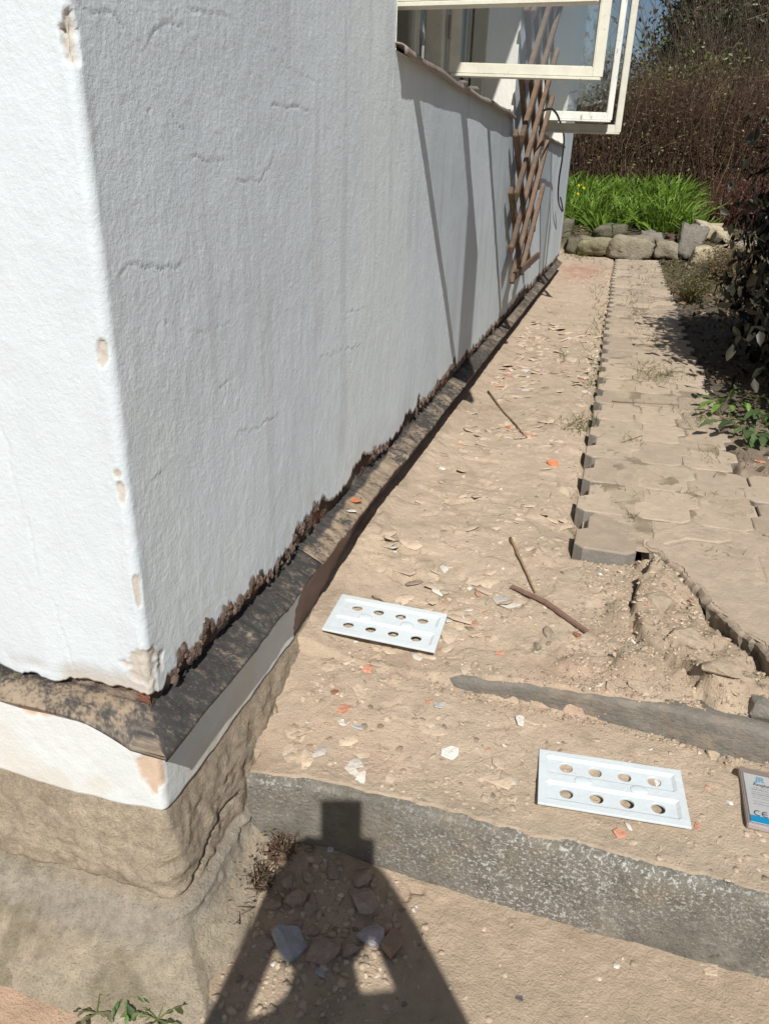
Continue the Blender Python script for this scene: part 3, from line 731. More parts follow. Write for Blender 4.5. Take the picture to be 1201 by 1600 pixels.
ca_ = me.color_attributes.new('Col', 'FLOAT_COLOR', 'POINT'); c4 = np.ones((len(Vp), 4), np.float32); c4[:, :3] = np.array(Cp); ca_.data.foreach_set('color', c4.ravel())
me.materials.append(mp_); path = bpy.data.objects.new('path', me); COL.objects.link(path); tag(path, kind='structure')
# dust lying in the joints and over the pavers
gx2 = np.arange(.02, .62, .008); gy2 = []
y = 2.33
while y < 12.7: gy2.append(y); y += max(.008, .0045*y)
GX, GY = np.meshgrid(gx2, np.array(gy2), indexing='ij')
fz = .4256+.010*fbm(GX*1.2, GY*.9, 2, 701)+.0065*fbm(GX*6, GY*6, 4, 705)+.0015*fbm(GX*50, GY*50, 2, 706)
fz -= .04*(1-ss((GX-.02-.03*np.abs(vnoise(GY*9, GY*0, 708)))/.03))+.05*ss((GX-.56)/.03)*(GY > 3.05)
o = mesh_np('path_dust', np.stack([GX.ravel(), GY.ravel(), fz.ravel()], 1), grid_faces(*GX.shape), M_DIRT, col=mixc(np.ones(GX.shape+(3,))*DUST*.97, (.20, .165, .105), .7*ss((fbm(GX*9, GY*9, 3, 709)+.1)/.4)).reshape(-1, 3))
tag(o, kind='stuff'); o.name = 'dust'

# broken concrete slab beside the pavers
def slab_obj():
    P = SLAB; out = []
    for (a, b) in zip(P, P[1:]+P[:1]):
        a = np.array(a); b = np.array(b); m = max(1, int(np.hypot(*(b-a))/.012))
        for i in range(m): out.append(a+(b-a)*i/m+RS.uniform(-.004, .004, 2))
    out = np.array(out); n = len(out); cen = np.array([.95, 2.1])
    V = []; F = []
    lv = [(.016, .34), (.014, .380), (.004, .400), (.001, .414), (.010, .4265)]
    for i_, (ins, z_) in enumerate(lv):
        for q in out:
            d = cen-q; d /= np.linalg.norm(d)
            V.append((*(q+d*(ins+(.006*vnoise(q[:1]*45+i_*3, q[1:]*45, 733)[0]+.003*vnoise(q[:1]*120, q[1:]*120+i_, 734)[0]))), z_+.004*vnoise(q[:1]*60, q[1:]*60, 735+i_)[0]))
    for r in range(len(lv)-1):
        for k_ in range(n): F.append([r*n+k_, r*n+(k_+1) % n, (r+1)*n+(k_+1) % n, (r+1)*n+k_])
    base = (len(lv)-1)*n
    bm = bmesh.new(); vs = [bm.verts.new(tuple(map(float, v))) for v in V]
    for f in F: bm.faces.new([vs[i] for i in f])
    top = bm.faces.new([vs[base+i] for i in range(n)])
    bmesh.ops.triangulate(bm, faces=[top])
    bmesh.ops.recalc_face_normals(bm, faces=bm.faces)
    xs = np.array([v.co.x for v in bm.verts]); ys = np.array([v.co.y for v in bm.verts])
    dz = .004*fbm(xs*9, ys*9, 3, 720)+.002*fbm(xs*30, ys*30, 2, 721)
    cols = []
    for v, d in zip(bm.verts, dz):
        tp = v.co.z > .42; v.co.z += 0 if tp else d
        cols.append(tuple(DUST*np.array([.93, .93, .95])) if tp else (.27, .225, .175))
    gx_ = np.arange(.2, 1.6, .006); gy_ = np.arange(1.66, 2.62, .006); GX, GY = np.meshgrid(gx_, gy_, indexing='ij'); ins = poly_in(GX, GY, SLAB)
    for dx_, dy_ in ((.012, 0), (-.012, 0), (0, .012), (0, -.012)): ins &= poly_in(GX+dx_, GY+dy_, SLAB)
    gz = .4283+.006*fbm(GX*7, GY*7, 4, 723)+.0015*fbm(GX*40, GY*40, 3, 724)
    for ln in (((1138, 826), (1150, 850), (1178, 866), (1188, 890), (1192, 906)), ((1120, 960), (1150, 975), (1175, 1000)), ((1040, 850), (1075, 842), (1120, 848), (1201, 835))):
        Pn = [np.array(ptz(*q, .43)) for q in ln]
        for a_, b_ in zip(Pn[:-1], Pn[1:]):
            ab = b_-a_; t_ = np.clip(((GX-a_[0])*ab[0]+(GY-a_[1])*ab[1])/(ab@ab), 0, 1); d_ = np.hypot(GX-a_[0]-t_*ab[0], GY-a_[1]-t_*ab[1])+.003*vnoise(GX*70, GY*70, 725); gz = np.minimum(gz, np.where(d_ < .010, gz-.011*np.exp(-(d_/.0045)**2), gz))
    gv = {}
    for i in range(len(gx_)-1):
        for j in range(len(gy_)-1):
            if ins[i, j] and ins[i+1, j] and ins[i, j+1] and ins[i+1, j+1]:
                q4 = []
                for (p_, q_) in ((i, j), (i+1, j), (i+1, j+1), (i, j+1)):
                    if (p_, q_) not in gv:
                        gv[p_, q_] = bm.verts.new((gx_[p_], gy_[q_], gz[p_, q_])); m_ = 1-.35*max(0, float(fbm(np.array([gx_[p_]*14]), np.array([gy_[q_]*14]), 3, 726)[0])); cols.append(tuple(DUST*np.array([.95, .95, .97])*m_))
                    q4.append(gv[p_, q_])
                bm.faces.new(q4).smooth = True
    bmesh.ops.translate(bm, vec=(-.3, -2.0, -.34), verts=bm.verts)
    o = bm_obj('concrete_slab', bm, mp_); ca = o.data.color_attributes.new('Col', 'FLOAT_COLOR', 'POINT')
    ca.data.foreach_set('color', np.hstack([np.array(cols), np.ones((len(cols), 1))]).astype(np.float32).ravel())
    o.location = (.3, 2.0, .34); tag(o, 'dust covered concrete slab with a ragged broken edge at the end of the pavers', 'concrete slab')
slab_obj()

# ------------------------------------------------------------------ chips, shards, stones
def pebble_mesh(name, r, flat, seed, n=2, angular=True):
    """angular lump or shard, radius 1 scaled by r"""
    rs = np.random.RandomState(seed)
    bm = bmesh.new()
    if flat < .45:
        m = rs.randint(5, 8); an = np.linspace(0, 2*math.pi, m, endpoint=False)+rs.uniform(-.35, .35, m)
        rr = rs.uniform(.65, 1.1, m); el = rs.uniform(.6, 1)
        top = [bm.verts.new((rr[i]*math.cos(an[i])*.9, rr[i]*math.sin(an[i])*el*.9, flat*(.5+rs.uniform(-.12, .12)))) for i in range(m)]
        mid = [bm.verts.new((rr[i]*math.cos(an[i]), rr[i]*math.sin(an[i])*el, rs.uniform(-.15, .2)*flat)) for i in range(m)]
        bot = [bm.verts.new((rr[i]*math.cos(an[i])*.85, rr[i]*math.sin(an[i])*el*.85, -.5*flat)) for i in range(m)]
        ct = bm.verts.new((0, 0, flat*.62))
        for i in range(m):
            j = (i+1) % m
            bm.faces.new((top[i], top[j], ct)); bm.faces.new((mid[i], mid[j], top[j], top[i])); bm.faces.new((bot[i], bot[j], mid[j], mid[i]))
        bm.faces.new(bot[::-1])
    else:
        pts = rs.normal(size=(22, 3)); pts /= np.linalg.norm(pts, axis=1)[:, None]; pts *= rs.uniform(.8, 1.05, (22, 1))*np.array([1, rs.uniform(.65, .9), flat])
        vs = [bm.verts.new(p) for p in pts]; r_ = bmesh.ops.convex_hull(bm, input=vs)
        bmesh.ops.delete(bm, geom=[g for g in r_['geom_interior'] if isinstance(g, bmesh.types.BMVert)], context='VERTS')
        bmesh.ops.triangulate(bm, faces=bm.faces)
        bmesh.ops.bevel(bm, geom=list(bm.edges), offset=.035, segments=1, affect='EDGES')
        bmesh.ops.subdivide_edges(bm, edges=[e for e in bm.edges if e.calc_length() > .22], cuts=2, use_grid_fill=True); bmesh.ops.triangulate(bm, faces=bm.faces)
        co = np.array([v.co[:] for v in bm.verts]); dd = .10*fbm(co[:, 0]*2.2+co[:, 2]*1.7+seed, co[:, 1]*2.2-co[:, 2], 3, seed)+.05*ridged(co[:, 0]*6, co[:, 1]*6+co[:, 2]*5, 2, seed+3)
        for v, q_ in zip(bm.verts, dd): v.co *= 1+q_
    for v in bm.verts: v.co *= r
    return bm
def piece(name, px, py, zg, rpx, flat, color, label, cat, group, seed, rz=None, tilt=.25, sink=.25, dz=0):
    x, y = ptz(px, py, zg); zz = Hs(x, y)
    for _ in range(3): x, y = ptz(px, py, zz); zz = Hs(x, y)
    dist = math.hypot(x, y, CAMZ-zz); r = rpx/1178*dist
    bm = pebble_mesh(name, r, flat, seed)
    o = bm_obj(name, bm, M_CHIP)
    n = len(o.data.vertices); rs = np.random.RandomState(seed+5)
    cc = np.array(color)[None, :]*rs.uniform(.88, 1.1, (n, 1)); ca = o.data.color_attributes.new('Col', 'FLOAT_COLOR', 'POINT')
    ca.data.foreach_set('color', np.hstack([cc, np.ones((n, 1))]).astype(np.float32).ravel())
    o.location = (x, y, zz+r*flat*(.5-sink)+dz)
    o.rotation_euler = (rs.uniform(-tilt, tilt), rs.uniform(-tilt, tilt), rs.uniform(0, 6.28) if rz is None else rz)
    return tag(o, label, cat, group)
TERRA = (.60, .215, .10); WHT = (.66, .63, .57); GRY = (.50, .50, .49); DST = tuple(DUST*1.0)
SH = 'brick shards on the dirt'
for i, (px, py, r, lab) in enumerate([
    (863, 725, 13, 'bright orange brick shard lying alone in the dirt, left of the paver edge'),
    (826, 681, 10, 'orange brick shard at the lower end of the long upper twig'),
    (792, 668, 9, 'orange brick shard close beside the middle of the long upper twig'),
    (556, 773, 8, 'small orange brick shard resting on the dusty flashing strip'),
    (793, 580, 6, 'little orange brick shard in the trench above the long twig'),
    (968, 1303, 12, 'salmon brick chip just below the right hole board'),
    (1088, 1292, 8, 'tiny salmon brick chip at the lower right corner of the right hole board'),
    (1185, 722, 9, 'salmon brick chip on dark gravel below the leafy weeds'),
    (575, 1045, 15, 'split orange brick shard under the middle of the left hole board'),
    (538, 1110, 17, 'pinkish brick fragment half buried below the left hole board'),
    (522, 1082, 8, 'small brown brick fragment left of the pinkish one'),
    (668, 1096, 7, 'tiny red brick chip beside a pale plaster piece'),
    (906, 592, 6, 'small brown brick chip by the paver edge, far up the trench'),
    (780, 1020, 9, 'faint pink brick sliver right of the left hole board'),
    (760, 640, 7, 'brown brick chip beside the upper end of the long twig'),
    (900, 992, 10, 'rusty brick crumb at the tip of the flat brown stick')]):
    col = TERRA if i in (0, 1, 2, 3, 4, 14) else ((.60, .29, .19) if i in (5, 6, 7, 8, 9, 11, 13) else (.32, .15, .09))
    o = piece('brick_shard', px, py, .35, r, .30, col, lab, 'brick shard', SH, 900+i, tilt=.4 if i == 0 else .2)
    if i == 3:
        r_ = ray(px, py); tt_ = (-.675)/r_[0]; o.location = (-.675, r_[1]*tt_, .572)
PH = 'pale plaster flakes on the dirt'
for i, (px, py, r, lab) in enumerate([
    (702, 1176, 16, 'white plaster flake lying midway between the two hole boards'),
    (812, 1126, 13, 'upright white plaster flake above the right hole board'),
    (700, 972, 10, 'white plaster flake touching the right end of the left hole board'),
    (703, 992, 8, 'small white plaster flake below its neighbour at the end of the left hole board'),
    (684, 1102, 15, 'greyish white plaster lump next to a tiny red chip'),
    (532, 1128, 9, 'bright plaster crumb below the pinkish brick fragment'),
    (558, 1138, 14, 'bluish white plaster flake right of the bright crumb'),
    (735, 990, 22, 'large flat buff plaster piece right of the left hole board'),
    (745, 908, 20, 'round buff plaster plate in the middle of the trench'),
    (632, 893, 19, 'buff plaster flake with a dark crescent shadow above the left hole board'),
    (628, 852, 22, 'long curled buff plaster flake, uppermost of the pair above the left hole board'),
    (590, 1000, 17, 'large buff plaster flake directly under the left hole board'),
    (560, 1080, 20, 'wide buff plaster piece between two orange shards'),
    (653, 1110, 16, 'buff plaster slab left of the greyish lump'),
    (600, 1170, 14, 'dull buff plaster flake above the lower step edge'),
    (690, 730, 9, 'small pale plaster flake in the trench beside the strip'),
    (550, 795, 8, 'whitish plaster crumb stuck on the dusty flashing strip'),
    (1000, 1340, 8, 'cream plaster crumb near the lower step edge, under the right hole board'),
    (1108, 1510, 15, 'buff stone flake casting a dark shadow at the foot of the lower step'),
    (811, 1560, 7, 'little dark grey pebble on the lowest ledge at the bottom of the picture'),
    (480, 1140, 16, 'buff plaster plate near the foundation, above the lower step'),
    (660, 1020, 12, 'thin buff plaster chip under the right end of the left hole board')]):
    col = WHT if i in (0, 1, 2, 3, 5, 15, 16, 17) else (GRY if i in (4, 6) else ((.16, .14, .13) if i == 19 else tuple(DUST*1.06)))
    o = piece('plaster_flake', px, py, .33, r, .16 if i != 1 else .22, col, lab, 'plaster flake', PH, 930+i, tilt=.22)
    if i == 16:
        r_ = ray(px, py); tt_ = (-.665)/r_[0]; o.location = (-.668, r_[1]*tt_, .566)
ST = 'stones lying in the shadow'
for i, (px, py, r, fl, col, lab) in enumerate([
    (450, 1480, 27, .5, (.50, .50, .50), 'pale blue-grey plaster lump, leftmost of the lumps in the shadow'),
    (505, 1492, 24, .6, (.44, .34, .27), 'tan rock with a split face, between the grey lumps in the shadow'),
    (565, 1410, 27, .5, (.44, .35, .30), 'big brown rock in the upper right of the shadow'),
    (580, 1465, 22, .45, (.50, .45, .47), 'pinkish grey lump at the top of the right light gap in the shadow'),
    (612, 1475, 26, .4, (.42, .30, .22), 'long brown slab right of the light gap in the shadow'),
    (463, 1403, 19, .5, (.42, .32, .25), 'rounded flat stone at the centre left of the shadow'),
    (565, 1372, 18, .5, (.42, .33, .26), 'brown stone at the right edge of the shadow, below the elbow'),
    (482, 1372, 11, .7, (.42, .34, .27), 'small roundish stone in the upper middle of the shadow'),
    (452, 1378, 14, .5, (.41, .32, .25), 'low stone left of the roundish one in the shadow'),
    (487, 1408, 9, .7, (.42, .34, .27), 'pebble right of the rounded flat stone in the shadow'),
    (484, 1422, 12, .5, (.42, .33, .26), 'oval pebble under the rounded flat stone in the shadow'),
    (545, 1482, 15, .6, (.42, .32, .25), 'brown stone between the tan rock and the pinkish lump'),
    (424, 1415, 13, .5, (.42, .32, .25), 'flat stone at the left edge of the shadow'),
    (517, 1326, 9, .35, (.62, .63, .64), 'tiny bright white chip just under the phone shadow'),
    (507, 1345, 5, .5, (.58, .58, .57), 'white crumb below the tiny bright chip in the shadow'),
    (500, 1520, 9, .4, (.50, .52, .56), 'bluish crumb under the tan rock in the shadow'),
    (520, 1365, 13, .4, (.42, .33, .26), 'dusty brown stone high in the middle of the shadow'),
    (460, 1450, 12, .5, (.40, .30, .23), 'small brown stone above the pale blue-grey lump'),
    (490, 1455, 9, .5, (.42, .32, .25), 'small stone above the tan rock in the shadow'),
    (415, 1475, 13, .5, (.42, .33, .26), 'brown stone left of the pale blue-grey lump')]):
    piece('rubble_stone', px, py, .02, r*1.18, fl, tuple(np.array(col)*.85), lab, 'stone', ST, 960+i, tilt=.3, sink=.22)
for i, (px, py, zg, r, fl, col, lab) in enumerate([
    (1022, 945, .40, 34, .5, (.36, .29, .21), 'angular grey-buff stone standing proud below the first paver'),
    (1005, 905, .40, 15, .6, (.34, .27, .19), 'smaller broken lump between the first paver and the angular stone'),
    (1070, 1000, .38, 30, .45, tuple(DUST*.85), 'low earthy clod in the broken ground below the slab edge'),
    (1120, 1075, .38, 32, .5, tuple(DUST*.8), 'earthy clod at the upper step, beside a dark crack'),
    (1185, 1112, .38, 30, .6, (.22, .20, .17), 'dark grey concrete lump at the right end of the upper step'),
    (1000, 1050, .36, 16, .5, tuple(DUST*.9), 'small clod above the upper step edge'),
    (952, 1075, .36, 12, .5, tuple(DUST*.9), 'pebbly clod on the upper step edge, left of the others'),
    (855, 990, .36, 14, .5, (.30, .24, .18), 'dark dusty stone below the flat brown stick'),
    (835, 1012, .36, 12, .5, (.30, .25, .19), 'small dusty stone left of the brown stone under the stick'),
    (893, 832, .38, 13, .7, (.30, .24, .17), 'crumbly clod in front of the notch of the first paver'),
    (1112, 1182, .26, 14, .4, tuple(DUST*1.1), 'smooth buff pebble at the foot of the upper step, by the card'),
    (928, 652, .39, 9, .6, (.20, .17, .11), 'dark mossy clod at the paver edge, middle of the path')]):
    piece('clod', px, py, zg, r, fl, col, lab, 'clod', 'clods in the broken ground', 990+i, tilt=.25, sink=.32)

# uncountable small rubble, more of it where the crust is broken
def clump_zone(rs, n):
    out = []
    while len(out) < n:
        x = -.60+.56*rs.rand()**1.5; y = 1.3+rs.rand()**1.3*5.5
        if fbm(np.array([x*4.6]), np.array([y*2.6]), 3, 811)[0] < .04 and rs.rand() < .88: continue
        out.append((x, y))
    return np.array(out)
def scatter(n, seed, zone, rlo, rhi, cols, probs, tilt=.35, power=2.2, flatr=(.10, .35)):
    rs = np.random.RandomState(seed); Vs = []; Fs = []; Cs = []
    P = zone(rs, n); hz = H(P[:, 0], P[:, 1])
    for i in range(len(P)):
        x, y = P[i]; sc_y = 1+max(0, y-2)*.14
        r = (rlo+(rhi-rlo)*rs.rand()**power)*sc_y; m = 5+int(rs.rand()*3); fl = rs.uniform(*flatr)
        an = np.linspace(0, 2*math.pi, m, endpoint=False)+rs.uniform(-.3, .3, m); rr = rs.uniform(.6, 1.15, m)*r; el = rs.uniform(.55, 1); ro = rs.rand()*6.28
        a, b = rs.uniform(-tilt, tilt, 2); c = cols[rs.choice(len(cols), p=probs)]; c = np.array(c)*rs.uniform(.82, 1.12)
        lx = rr*np.cos(an); ly = rr*np.sin(an)*el; X = lx*math.cos(ro)-ly*math.sin(ro); Y = lx*math.sin(ro)+ly*math.cos(ro)
        b0 = len(Vs); z0 = hz[i]+r*fl*.15
        for k_ in range(m): Vs.append((x+X[k_]*.88, y+Y[k_]*.88, z0+a*X[k_]+b*Y[k_]+fl*r*.5))
        for k_ in range(m): Vs.append((x+X[k_], y+Y[k_], z0+a*X[k_]+b*Y[k_]-fl*r*.5))
        Vs.append((x, y, z0+fl*r*.62)); Cs += [c]*(2*m+1)
        for k_ in range(m):
            j = (k_+1) % m; Fs.append((b0+k_, b0+j, b0+2*m)); Fs.append((b0+m+k_, b0+m+j, b0+j)); Fs.append((b0+m+k_, b0+j, b0+k_))
    return np.array(Vs), np.array(Fs), np.array(Cs)
def zone_main(rs, n):
    out = []
    while len(out) < n:
        u = rs.rand()
        if u < .34: x, y = rs.uniform(-.63, -.02), 1.28+rs.rand()*1.1
        elif u < .52: x, y = rs.uniform(.05, .6), rs.uniform(1.64, 2.33)
        elif u < .60: x, y = rs.uniform(-.62, .8), rs.uniform(1.25, 1.62)
        elif u < .84: x, y = rs.uniform(-.64, -.03), 2.2+rs.rand()**1.3*9.5
        elif u < .92: x, y = rs.normal(-.03, .025), 2.3+rs.rand()*8
        else: x, y = rs.uniform(-.6, .7), rs.uniform(.5, 1.2)
        if u < .34 and fbm(np.array([x*5]), np.array([y*5]), 2, 800)[0] < -.15 and rs.rand() < .8: continue
        if u >= .92 and rs.rand() < .5 and x > -.1: continue
        if (u < .34 or .60 <= u < .84) and fbm(np.array([x*4.1+7]), np.array([y*3.1]), 3, 803)[0] < -.02 and rs.rand() < .85: continue
        out.append((x, y))
    return np.array(out)
cols = [tuple(DUST), tuple(DUST*1.12), (.64, .60, .54), (.50, .26, .17), (.28, .22, .16)]
V, F, C = scatter(8000, 3, zone_main, .0013, .013, cols, [.70, .17, .035, .02, .075], power=3.2, flatr=(.10, .28))
V2, F2, C2 = scatter(620, 4, clump_zone, .010, .045, [tuple(DUST*1.02), tuple(DUST*1.15), (.60, .55, .48), (.48, .28, .19), (.30, .24, .18)], [.68, .22, .05, .02, .03], tilt=.30, power=1.5, flatr=(.05, .10))
F2 = F2+len(V)
rub = mesh_np('rubble', np.vstack([V, V2]), np.vstack([F, F2]), M_CHIP, col=np.vstack([C, C2]), smooth=False); tag(rub, kind='stuff')
def zone_ch(rs, n):
    a = np.stack([rs.uniform(.02, .62, n), rs.uniform(1.65, 2.32, n)], 1); b = np.stack([rs.uniform(-.35, .7, n), 1.60+np.abs(rs.normal(0, .05, n))], 1); return np.where(rs.rand(n, 1) < .75, a, b)
V, F, C = scatter(5000, 8, zone_ch, .0012, .007, [tuple(DUST*.9), tuple(DUST*.7), (.30, .24, .17), tuple(DUST*1.1)], [.45, .25, .15, .15], tilt=.4, power=2.0, flatr=(.4, .9))
o = mesh_np('dirt_crumbs', V, F, M_CHIP, col=C, smooth=False); tag(o, kind='stuff')
# loose stony debris in the shadow area and along the foundation
def zone_sh(rs, n): return np.stack([rs.normal(-.42, .10, n), rs.uniform(.78, 1.22, n)], 1)
V, F, C = scatter(700, 5, zone_sh, .002, .014, cols, [.74, .17, .012, .008, .07], tilt=.3, power=2, flatr=(.3, .7))
V2, F2, C2 = scatter(600, 6, lambda rs, n: np.stack([rs.uniform(.6, 1.0, n), rs.uniform(2.5, 4.2, n)], 1), .002, .010, [(.22, .18, .14), (.30, .25, .2), tuple(DUST)], [.5, .3, .2], flatr=(.3, .7))
o = mesh_np('gravel', np.vstack([V, V2]), np.vstack([F, F2+len(V)]), M_CHIP, col=np.vstack([C, C2]), smooth=False); tag(o, kind='stuff')

# ------------------------------------------------------------------ twigs and sticks
def on_ground(pxs, zg=.38, lift=.006):
    out = []
    for (px, py) in pxs:
        zz = zg
        for _ in range(4): x, y = ptz(px, py, zz); zz = Hs(x, y)
        if -.0 < x < .58 and y > 2.3: zz = max(zz, .43); x, y = ptz(px, py, zz)
        out.append(Vector((x, y, zz+lift)))
    return out
def stick(name, pxs, r, label, mat=M_TWIG, zg=.38, lift=.006, cat='twig', group=None, n=7, fork=None):
    P = on_ground(pxs, zg, lift); Q = []
    for a, b in zip(P[:-1], P[1:]):
        for k_ in range(4): Q.append(a.lerp(b, k_/4)+Vector((random.uniform(-1, 1), random.uniform(-1, 1), random.uniform(0, 1)))*r*.5)
    Q.append(P[-1]); rad = [r*(1-.5*i/len(Q)) for i in range(len(Q))]
    base = Q[0].copy(); o = tube_obj(name, [q-base for q in Q], rad, mat, n=n); o.location = base
    tag(o, label, cat, group); return o
TG = 'twigs lying on the ground'
stick('twig', [(762, 612), (790, 650), (822, 685)], .006, 'long brown twig slanting across the trench, beside two orange shards', group=TG)
stick('twig', [(795, 845), (812, 880), (835, 930)], .0045, 'bent straw coloured twig meeting the flat brown stick', mat=material('straw', base=(.30, .19, .09), var=.3, vscale=40), lift=.012, group=TG)
stick('twig', [(580, 935), (603, 945)], .003, 'short grey twig just above the left hole board', group=TG)
stick('twig', [(970, 693), (1002, 682)], .003, 'crooked thin twig lying on the pavers, middle of the path', group=TG, lift=.004)
stick('twig', [(955, 628), (1020, 632), (1060, 634)], .003, 'long thin dry twig lying straight across the path', group=TG, lift=.004)
stick('twig', [(880, 672), (905, 655)], .003, 'pale thin twig poking out at the left paver edge', group=TG)
stick('twig', [(425, 1075), (428, 1100), (432, 1118)], .0035, 'dark rootlet hanging at the foundation below the strip', group=TG, lift=.01)
P = on_ground([(798, 921), (850, 945), (915, 992)], .37, .012)
def plank(P, wd, th, mat, name):
    bm = bmesh.new(); prev = None; b0 = P[0].copy()
    for i, p in enumerate(P):
        d = (P[min(i+1, len(P)-1)]-P[max(i-1, 0)]).normalized(); s_ = d.cross(Vector((0, 0, 1))).normalized()
        k_ = 1-.35*abs(i/(len(P)-1)-.6)
        r_ = [bm.verts.new(p-b0+s_*wd*k_+Vector((0, 0, th))), bm.verts.new(p-b0-s_*wd*k_+Vector((0, 0, th*.6))), bm.verts.new(p-b0-s_*wd*k_-Vector((0, 0, th))), bm.verts.new(p-b0+s_*wd*k_-Vector((0, 0, th)))]
        if prev:
            for q in range(4): bm.faces.new((prev[q], prev[(q+1) % 4], r_[(q+1) % 4], r_[q]))
        else: bm.faces.new(r_[::-1])
        prev = r_
    bm.faces.new(prev); o = bm_obj(name, bm, mat); o.location = b0; return o
Q = []
for a, b in zip(P[:-1], P[1:]):
    for k_ in range(5): Q.append(a.lerp(b, k_/5)+Vector((0, random.uniform(-.0015, .0015), 0)))
Q.append(P[-1])
tag(plank(Q, .008, .004, material('weathered_wood', base=(.22, .135, .10), var=.3, vscale=60, bump=[('n', 200, .002)]), 'wood_splinter'), 'flat reddish brown wooden stick with a rusty broken tip', 'stick')

# ------------------------------------------------------------------ perforated boards
def hole_board(cx, cy, z, ang, Lx, Ly, tilt, label):
    xb = [0, .004, .048, .060]; 
    hx = [.072+i*.0605*(Lx/.325) for i in range(4)]
    x_lines = [0, .018, .030]; cells = []
    step = (Lx-.030-.030)/4
    xl = [0, .016, .024]+[.030+i*step for i in range(5)]+[Lx-.024, Lx-.016, Lx]
    y1 = Ly*.5
    c = Ly*.20
    yl = [0, Ly*.10, Ly*.14, Ly*.14+c*1.25, Ly*.18+c*1.25, Ly*.82-c*1.25, Ly*.86-c*1.25, Ly*.86, Ly*.90, Ly]
    zy = [0, 0, -.005, -.005, 0, 0, -.005, -.005, 0, 0]
    bm = bmesh.new(); g = {}
    nx, ny = len(xl), len(yl)
    for i in range(nx):
        for j in range(ny):
            zz = zy[j] if 2 < i < nx-3 or i in (2, nx-3) else 0
            if i in (0, 1, nx-1, nx-2): zz = 0
            g[i, j] = bm.verts.new((xl[i]-Lx/2, yl[j]-Ly/2, zz))
    for i in range(nx-1):
        for j in range(ny-1):
            q = [g[i, j], g[i+1, j], g[i+1, j+1], g[i, j+1]]
            if 3 <= i < 7 and j in (2, 6):
                ccx = (xl[i]+xl[i+1])/2-Lx/2; ccy = (yl[j]+yl[j+1])/2-Ly/2; r = .0150; ns = 24; ring = []
                for k_ in range(ns):
                    a = 2*math.pi*k_/ns-math.pi*.75; ring.append(bm.verts.new((ccx+r*math.cos(a), ccy+r*math.sin(a), -.005)))
                # corner q[0] is at -135 deg = ring[0]
                for s_ in range(4):
                    for k_ in range(ns//4):
                        a_ = ring[(s_*ns//4+k_) % ns]; b_ = ring[(s_*ns//4+k_+1) % ns]
                        if k_ < ns//8: bm.faces.new((q[s_], b_, a_))
                        else: bm.faces.new((q[(s_+1) % 4], b_, a_))
                    bm.faces.new((q[s_], q[(s_+1) % 4], ring[(s_*ns//4+ns//8) % ns]))
            else: bm.faces.new(q)
    bmesh.ops.recalc_face_normals(bm, faces=bm.faces)
    if sum(f.normal.z for f in bm.faces) < 0: bmesh.ops.reverse_faces(bm, faces=bm.faces)
    t_ = empty('hole_board', (cx, cy, z)); t_.rotation_euler = (tilt[0], tilt[1], ang); tag(t_, label, 'plastic board', 'perforated white boards')
    o = bm_obj('board', bm, M_PLATE, t_); md = o.modifiers.new('t', 'SOLIDIFY'); md.thickness = .0065; md.offset = -1
    mb = o.modifiers.new('b', 'BEVEL'); mb.width = .0012; mb.segments = 2; mb.limit_method = 'ANGLE'; mb.angle_limit = math.radians(50)
    for sx in (-1, 1):    # the two raised oval lugs in the middle
        bm = bmesh.new(); r_ = bmesh.ops.create_uvsphere(bm, u_segments=24, v_segments=10, radius=1)
        for v in bm.verts: v.co = Vector((v.co.x*.020+sx*Lx*.19, v.co.y*Ly*.085, max(v.co.z, -.2)*.0035+.0002))
        bm_obj('lug', bm, M_PLATE, t_, True)
hole_board(-.487, 1.790, .337, math.radians(1.5), .325, .186, (math.radians(3), math.radians(2)), 'white plastic board with eight holes lying on rubble next to the house')
hole_board(.158, 1.418, .252, math.radians(4.6), .325, .172, (math.radians(1.2), math.radians(-.6)), 'white plastic board with eight holes on the clean ledge between the two steps')

# card in a clear sleeve at the right edge
card = empty('info_card', (.447, 1.488, .252)); card.rotation_euler = (math.radians(1), 0, math.radians(-1))
tag(card, 'clear plastic box with a white and blue printed card lying on the ledge', 'card')
LW, LH = .26, .178
bm = bmesh.new(); add_box(bm, (LW/2, 0, -.009), (LW, LH, .014), bev=.002); bm_obj('clear_case', bm, M_CARDB, card)
bm = bmesh.new(); add_box(bm, (LW/2, 0, .003), (LW-.004, LH-.004, .004), bev=.001); bm_obj('clear_lid', bm, M_CLEAR, card)
bm = bmesh.new(); add_box(bm, (LW/2, -.006, -.0004), (LW-.014, LH-.026, .0012)); paper = bm_obj('paper', bm, M_PAPER, card)
bm = bmesh.new(); add_box(bm, (LW/2, -.006-(LH-.026)/2+.010, .0005), (LW-.0145, .019, .0008)); bm_obj('blue_band', bm, M_BLUE, paper)
def text(body, x, y, size, mat, bold=0, shear=0):
    cu = bpy.data.curves.new('print', 'FONT'); cu.body = body; cu.size = size; cu.offset = bold; cu.shear = shear
    o = bpy.data.objects.new('print', cu); COL.objects.link(o); dg = bpy.context.evaluated_depsgraph_get()
    me = bpy.data.meshes.new_from_object(o.evaluated_get(dg)); bpy.data.objects.remove(o)
    me.materials.clear(); me.materials.append(mat)
    o = bpy.data.objects.new('print', me); COL.objects.link(o); o.parent = paper; o.location = (x, y, .0004); return o
text('JR', .030, .048, .022, M_LBLUE, .0012, .2)
text('Ampluting', .024, .034, .0125, M_INK, .0003)
text('055', .052, -.061, .016, M_INK, .0003)
